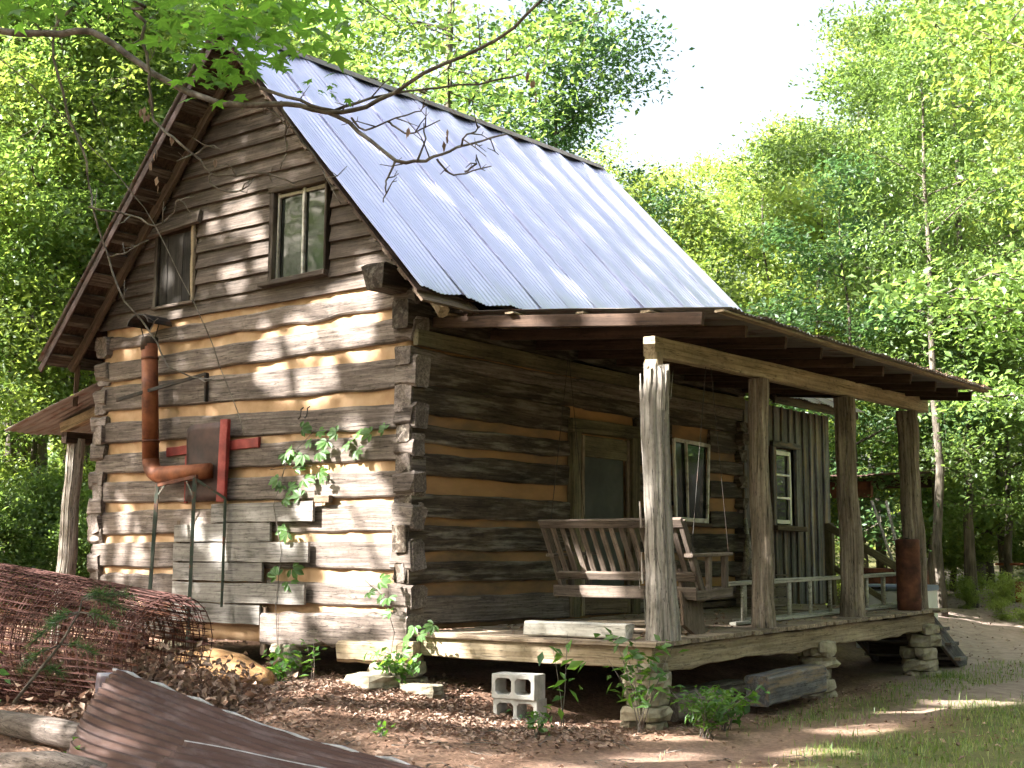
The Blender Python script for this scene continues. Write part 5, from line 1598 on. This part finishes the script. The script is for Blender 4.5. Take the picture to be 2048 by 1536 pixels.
def palmate(seed):
    rr = random.Random(seed)
    ang = [-150, -112, -85, -58, -32, 0, 32, 58, 85, 112, 150]
    rad = [.22, .55, .36, .82, .42, 1.0, .42, .82, .36, .55, .22]
    V = [(0, 0, 0)]
    for a, q in zip(ang, rad):
        q *= rr.uniform(.92, 1.08)
        t = math.radians(a)
        V.append((q * math.cos(t) + .15, q * math.sin(t), -.22 * q * q + rr.uniform(-.03, .03)))
    F = [(0, i, i + 1) for i in range(1, len(ang))]
    return mesh('maple_leaf', V, F)


def creeper(seed):
    rr = random.Random(seed)
    V, F = [], []
    for a, L in ((-75, .75), (-36, .95), (0, 1.05), (36, .95), (75, .75)):
        t = math.radians(a + rr.uniform(-6, 6)); c, s = math.cos(t), math.sin(t)
        b = len(V)
        for x, w, z in ((.1, 0, 0), (.45, .19, .03), (.75, .2, 0), (1.0, 0, -.12), (.75, -.2, 0), (.45, -.19, .03), (.55, 0, -.04)):
            V.append((L * (x * c - w * s), L * (x * s + w * c), z - .06 * x))
        F += [(b + 6, b + i, b + (i + 1) % 6) for i in range(6)]
    return mesh('creeper_leaf', V, F)


PAL = [palmate(k) for k in range(4)]
CRE = [creeper(k) for k in range(4)]
for m_ in PAL:
    m_.materials.append(MAT['maple'])
for m_ in CRE:
    m_.materials.append(MAT['vine'])


def put_leaf(name, me, p, size, parent, rr, face=None):
    if face is None:
        R = Matrix.Rotation(rr.uniform(0, 6.28), 4, 'Z') @ Matrix.Rotation(rr.uniform(-.7, .7), 4, 'X') @ Matrix.Rotation(rr.uniform(-.3, .7), 4, 'Y')
    else:
        z = (Vector(face) + Vector((rr.uniform(-.4, .4), rr.uniform(-.4, .4), rr.uniform(-.3, .3)))).normalized()
        x = Vector((rr.uniform(-1, 1), rr.uniform(-.3, .3), rr.uniform(-1, .4))); x = (x - z * x.dot(z)).normalized()
        y = z.cross(x)
        R = Matrix(((x.x, y.x, z.x, 0), (x.y, y.y, z.y, 0), (x.z, y.z, z.z, 0), (0, 0, 0, 1)))
    return obj(name, me, None, parent, Matrix.Translation(p) @ R @ Matrix.Diagonal((size, size, size, 1)))


def at(px, py, d):
    return CAM + (fwd + r2 * ((px - 1024) / 2600) - u2 * ((py - 768) / 2600)) * d


# leafy sprays along the top: boughs that run just above the maple's bare ones
mb = MB()
for k in range(16):
    p0 = at(rb.uniform(120, 760), rb.uniform(-120, -20), rb.uniform(5.6, 6.6)); p1 = p0 + Vector((rb.uniform(-.25, .35), rb.uniform(-.25, .3), -rb.uniform(.1, .28)))
    mb.tube([p0 + Vector((-.3, -.2, .3)), p0, p1], [.006, .004, .002], 5)
mb.build('bough', MAT['twig'], mp_, True)
spots = []
for _ in range(230):
    px = rb.triangular(230, 780, 520)
    lim = 190 - abs(px - 470) * .38
    py = rb.triangular(-60, max(lim, 30), 10)
    spots.append((px, py, rb.uniform(5.2, 6.8), .066))
for _ in range(80):
    spots.append((rb.uniform(0, 330), rb.triangular(-40, 75, -10), rb.uniform(5.6, 6.8), .06))
for _ in range(55):
    spots.append((rb.gauss(462, 45), rb.gauss(120, 40), rb.uniform(5.3, 5.8), .06))
for _ in range(12):
    spots.append((rb.gauss(650, 22), rb.gauss(185, 22), rb.uniform(5.3, 5.6), .035))
for (px, py, d, s) in spots:
    put_leaf('maple_leaf', rb.choice(PAL), at(px, py, d), s * rb.uniform(.8, 1.3), mp_, rb)
dl = mesh('dead_leaf', [(0, 0, 0), (.25, .12, -.3), (.1, .05, -.9), (-.15, -.1, -.5), (.05, -.12, -.35)], [(0, 1, 2), (0, 2, 3), (0, 4, 2)])
dl.materials.append(MAT['deadleaf'])
for (px, py, d) in ((305, 330, 5.6), (318, 360, 5.6), (312, 305, 5.6), (430, 320, 5.6), (345, 270, 5.6), (288, 210, 5.7), (292, 225, 5.7), (300, 190, 5.7), (895, 262, 5.4), (890, 285, 5.4), (815, 250, 5.4), (1065, 160, 5.8), (1070, 185, 5.8), (1060, 145, 5.8)):
    for q in range(2):
        obj('dead_leaf', dl, None, mp_, Matrix.Translation(at(px + rb.uniform(-6, 6), py + rb.uniform(-8, 8), d)) @ Matrix.Rotation(rb.uniform(0, 6), 4, 'Z') @ Matrix.Diagonal((.042, .042, .05, 1)))

# creeper on the gable wall -----------------------------------------------------------------
vn = thing('creeper_vine', 'green five-leaved creeper climbing the middle of the gable logs', 'vine', (-1.6, -.08, .2))
mb = MB()
mb.tube([(-1.62, -.07, .15), (-1.66, -.09, .8), (-1.60, -.09, 1.3), (-1.72, -.10, 1.75), (-1.55, -.09, 2.2), (-1.2, -.08, 2.45), (-.6, -.08, 2.47), (-.2, -.08, 2.46)], .004, 5)
mb.tube([(-1.55, -.09, 2.2), (-1.8, -.09, 2.1), (-1.2, -.09, 2.12)], .003, 5)
mb.build('stem', MAT['twig'], vn, True)
rv = random.Random(5)
for p in VINE:
    put_leaf('creeper_leaf', rv.choice(CRE), Vector(p) + Vector((rv.uniform(-.02, .02), rv.uniform(-.05, .02), rv.uniform(-.02, .02))), .115 * rv.uniform(.75, 1.2), vn, rv, (0.25, -1, .55))
v2 = thing('corner_vine', 'leafy creeper hanging over the sill beam at the cabin corner', 'vine', (0, -.15, .1))
mb = MB(); mb.tube([(-.1, -.2, -.02), (-.05, -.2, .3), (-.02, -.17, .6), (-.15, -.17, .9), (-.4, -.17, 1.05)], .004, 5); mb.build('stem', MAT['twig'], v2, True)
for p in VINE2:
    put_leaf('creeper_leaf', rv.choice(CRE), Vector(p) + Vector((rv.uniform(-.03, .03), rv.uniform(-.08, .03), rv.uniform(-.03, .03))), .11 * rv.uniform(.75, 1.2), v2, rv, (0.25, -1, .7))


# small plants --------------------------------------------------------------------------------
def plant(name, label, cat, x, y, h, nst, nleaf, leaf, spread, mat, seed, asp=.5):
    rng = np.random.default_rng(seed)
    g = gz(x, y)
    t = thing(name, label, cat, (x, y, g))
    mb = MB()
    P = []
    for k in range(nst):
        a = rng.uniform(0, 6.28); e = spread * rng.uniform(.3, 1)
        hh = h * rng.uniform(.6, 1)
        pts = [np.array([x + rng.normal(0, .03), y + rng.normal(0, .03), g - .02])]
        for s_ in (.4, .75, 1):
            pts.append(np.array([x + e * s_ ** 1.4 * math.cos(a), y + e * s_ ** 1.4 * math.sin(a), g + hh * s_]))
        mb.tube(pts, [.005, .004, .003, .0015], 5)
        for s_ in rng.uniform(.25, 1, nleaf):
            i = min(int(s_ * 3), 2)
            q = pts[i] + (pts[i + 1] - pts[i]) * (s_ * 3 - i)
            P.append(q + rng.normal(0, leaf * .6, 3) * np.array([1, 1, .5]))
    V, F = leaf_cloud(np.array(P), leaf, rng, .55, asp)
    mb.build('stem', MAT['twig'], t, True)
    obj('foliage', mesh('foliage', V, F), MAT[mat], t)


plant('seedling', 'leafy green seedling climbing over the near porch corner pier', 'plant', 2.45, .0, .85, 7, 14, .11, .32, 'vine', 1)
plant('seedling', 'tall drooping seedling in front of the porch rim board', 'plant', 1.95, -.35, .80, 2, 9, .15, .10, 'maple', 2, .42)
plant('seedling', 'bushy fern-like plant beside the squared timbers', 'plant', 2.85, .25, .38, 16, 22, .085, .36, 'vine', 3, .3)
plant('seedling', 'low spreading plant in front of the grey squared timber', 'plant', 2.75, .75, .34, 10, 12, .09, .28, 'maple', 4)
plant('seedling', 'small leafy weed at the foot of the concrete blocks', 'plant', 2.0, -.75, .22, 5, 8, .08, .14, 'vine', 5)
plant('seedling', 'clump of ivy below the sill log of the gable', 'plant', -1.3, -.35, .30, 9, 10, .10, .25, 'maple', 6)
plant('seedling', 'lone upright weed beside the dark crawl space', 'plant', -.75, -.42, .42, 3, 8, .09, .10, 'vine', 7, .3)
plant('seedling', 'leafy weed at the stones under the cabin corner', 'plant', .15, -.35, .38, 8, 12, .09, .22, 'vine', 8)
plant('seedling', 'tiny seedling alone on the bare dirt in front', 'plant', 1.2, -1.6, .12, 4, 5, .06, .08, 'vine', 9)
plant('seedling', 'green weed in the near left corner before the logs', 'plant', .75, -3.75, .25, 5, 7, .10, .14, 'maple', 10)
plant('seedling', 'broad leaf sprig at the left edge above the wire roll', 'plant', -1.2, -3.35, .75, 3, 9, .11, .12, 'maple', 11)

# pine sapling over the wire roll
pn_ = thing('pine_sapling', 'thin young pine leaning in front of the wire roll', 'sapling', PINE[0])
mb = MB(); mb.tube(PINE, [.012, .010, .008, .006, .004], 7); mb.build('stem', MAT['twig'], pn_, True)
rng = np.random.default_rng(8)
mb = MB(); VV, FF = [], []
for k, tp in enumerate(PINE_T):
    b = np.array(PINE[min(len(PINE) - 1, [4, 4, 3, 2, 3, 2, 1, 4, 3][k])]); tp = np.array(tp)
    mid = (b + tp) / 2 + np.array([0, 0, .03])
    mb.tube([b, mid, tp], [.005, .004, .002], 5)
    for s_ in rng.uniform(.25, 1.0, 120):
        q = b + (tp - b) * s_ + np.array([0, 0, .03]) * 4 * s_ * (1 - s_)
        d = unit((unit((tp - b)[None])[0] * .8 + rng.normal(0, .7, 3))[None])[0] * rng.uniform(.05, .10)
        w = unit(np.cross(d, rng.normal(0, 1, 3))[None])[0] * .0022
        i = len(VV)
        VV += [q - w, q + w, q + d]; FF.append((i, i + 1, i + 2))
mb.build('twig', MAT['twig'], pn_, True)
obj('needles', mesh('needles', VV, FF), MAT['pine'], pn_)

# grass, fallen leaves -------------------------------------------------------------------------
rng = np.random.default_rng(15)
n = 60000
x = rng.uniform(2.3, 9, n); y = rng.uniform(-4, 9, n)
keep = rng.uniform(0, 1, n) < grass_mask(x, y) * (.35 + .65 * (np.sin(3.1 * x + 1) * np.sin(2.7 * y) > -.2))
x, y = x[keep], y[keep]
x2 = rng.normal(-2.2, 2.5, 1500); y2 = rng.normal(26, 3, 1500)
x3 = rng.uniform(2.4, 3.3, 900); y3 = rng.uniform(4.5, 8.5, 900)
x4, y4 = rng.normal(2.5, .16, 500), rng.normal(6.3, .25, 500)
x = np.concatenate([x, x2, x3, x4]); y = np.concatenate([y, y2, y3, y4])
n = len(x)
h = rng.uniform(.025, .085, n) * np.where(rng.uniform(0, 1, n) < .08, 1.8, 1)
a = rng.uniform(0, 6.28, n); ln = rng.uniform(.2, .9, n)
B = np.stack([x, y, ground_z(x, y) - .005], -1)
w = np.stack([np.cos(a + 1.57), np.sin(a + 1.57), np.zeros(n)], -1) * .0035
mid = B + np.stack([np.cos(a) * ln * h * .35, np.sin(a) * ln * h * .35, h * .6], -1)
tip = B + np.stack([np.cos(a) * ln * h, np.sin(a) * ln * h, h * (1 - .3 * ln)], -1)
V = np.stack([B - w, B + w, mid + w * .7, mid - w * .7, tip], 1).reshape(-1, 3)
b = np.arange(n)[:, None] * 5
F = np.concatenate([b + np.array([0, 1, 2]), b + np.array([0, 2, 3]), b + np.array([3, 2, 4])], 0)
tag(obj('grass', mesh('grass', V, F), MAT['grass']), 'thin patchy grass on the yard right of the porch', 'grass', kind='stuff')

n = 34000
x = np.concatenate([rng.uniform(-7, 8, n), rng.normal(.6, 1.1, 5000), rng.normal(-1.0, 1.0, 4000)])
y = np.concatenate([rng.uniform(-6, 20, n), rng.normal(-.5, .35, 5000), rng.normal(-1.9, .6, 4000)])
dpt = seg_dist(x, y, TRACK)
keep = ~((x > -4.7) & (x < 2.2) & (y > .6) & (y < 8.8)) & ((dpt > .6 + 1.4 * ss(3, 9, y)) | (rng.uniform(0, 1, len(x)) < .10)) & (rng.uniform(0, 1, len(x)) > grass_mask(x, y) * .8)
x, y = x[keep], y[keep]
P = np.stack([x, y, ground_z(x, y) + rng.uniform(.0, .022, len(x))], -1)
V, F = leaf_cloud(P, .05, rng, .38, .6, .2)
tag(obj('leaf_litter', mesh('leaf_litter', V, F), MAT['deadleaf']), 'brown fallen leaves scattered over the yard', 'leaves', kind='stuff')
x = rng.uniform(1.6, 3.0, 700); y = 6.9 - np.abs(rng.normal(0, 1.4, 700))
x = np.where(rng.uniform(0, 1, 700) < .6, 3.0 - np.abs(rng.normal(0, .12, 700)), x)
V, F = leaf_cloud(np.stack([x, y, 3.525 - .088 * x + .014 + rng.uniform(0, .02, 700)], -1), .06, rng, .4, .55, .2)
tag(obj('roof_litter', mesh('roof_litter', V, F), MAT['deadleaf']), 'dry leaves caught along the edge of the porch roof', 'leaves', kind='stuff')
x = rng.uniform(.1, 2.3, 260); y = rng.uniform(.3, 6.5, 260) ** 1.0
V, F = leaf_cloud(np.stack([x, y, .585 + .013 * y + .012 + rng.uniform(0, .012, 260)], -1), .05, rng, .35, .6, .2)
tag(obj('deck_litter', mesh('deck_litter', V, F), MAT['deadleaf']), 'a few dry leaves blown over the porch boards', 'leaves', kind='stuff')
# heap of leaves and twigs in and beside the wire roll
n = 2200
t = rng.uniform(0, 1, n)
P = np.stack([rng.normal(-.75, .32, n), rng.normal(-2.05, .3, n), np.abs(rng.normal(0, .16, n))], -1)
P2 = np.stack([-1.2 - 2.5 * t, -2.05 - .55 * t + rng.normal(0, .16, n), .10 + np.abs(rng.normal(0, .18, n))], -1)
P = np.concatenate([P, P2]); P[:, 2] += ground_z(P[:, 0], P[:, 1])
V, F = leaf_cloud(P, .07, rng, 1.0, .6, .2)
tag(obj('leaf_heap', mesh('leaf_heap', V, F), MAT['deadleaf']), 'dark heap of dead leaves inside and beside the wire roll', 'leaves', kind='stuff')
rs = random.Random(3)
mb = MB()
for k in range(150):
    x, y = rs.uniform(-3, 5), rs.uniform(-4.2, -.3)
    a, L = rs.uniform(0, 6.28), rs.uniform(.06, .3)
    z = gz(x, y) + .01
    mb.tube([(x, y, z), (x + math.cos(a) * L * .5, y + math.sin(a) * L * .5, z + rs.uniform(0, .03)), (x + math.cos(a + .3) * L, y + math.sin(a + .3) * L, z + rs.uniform(0, .03))], [.004, .003, .002], 4)
tag(mb.build('fallen_twigs', MAT['twig']), 'broken twigs littering the bare ground', 'twigs', kind='stuff')
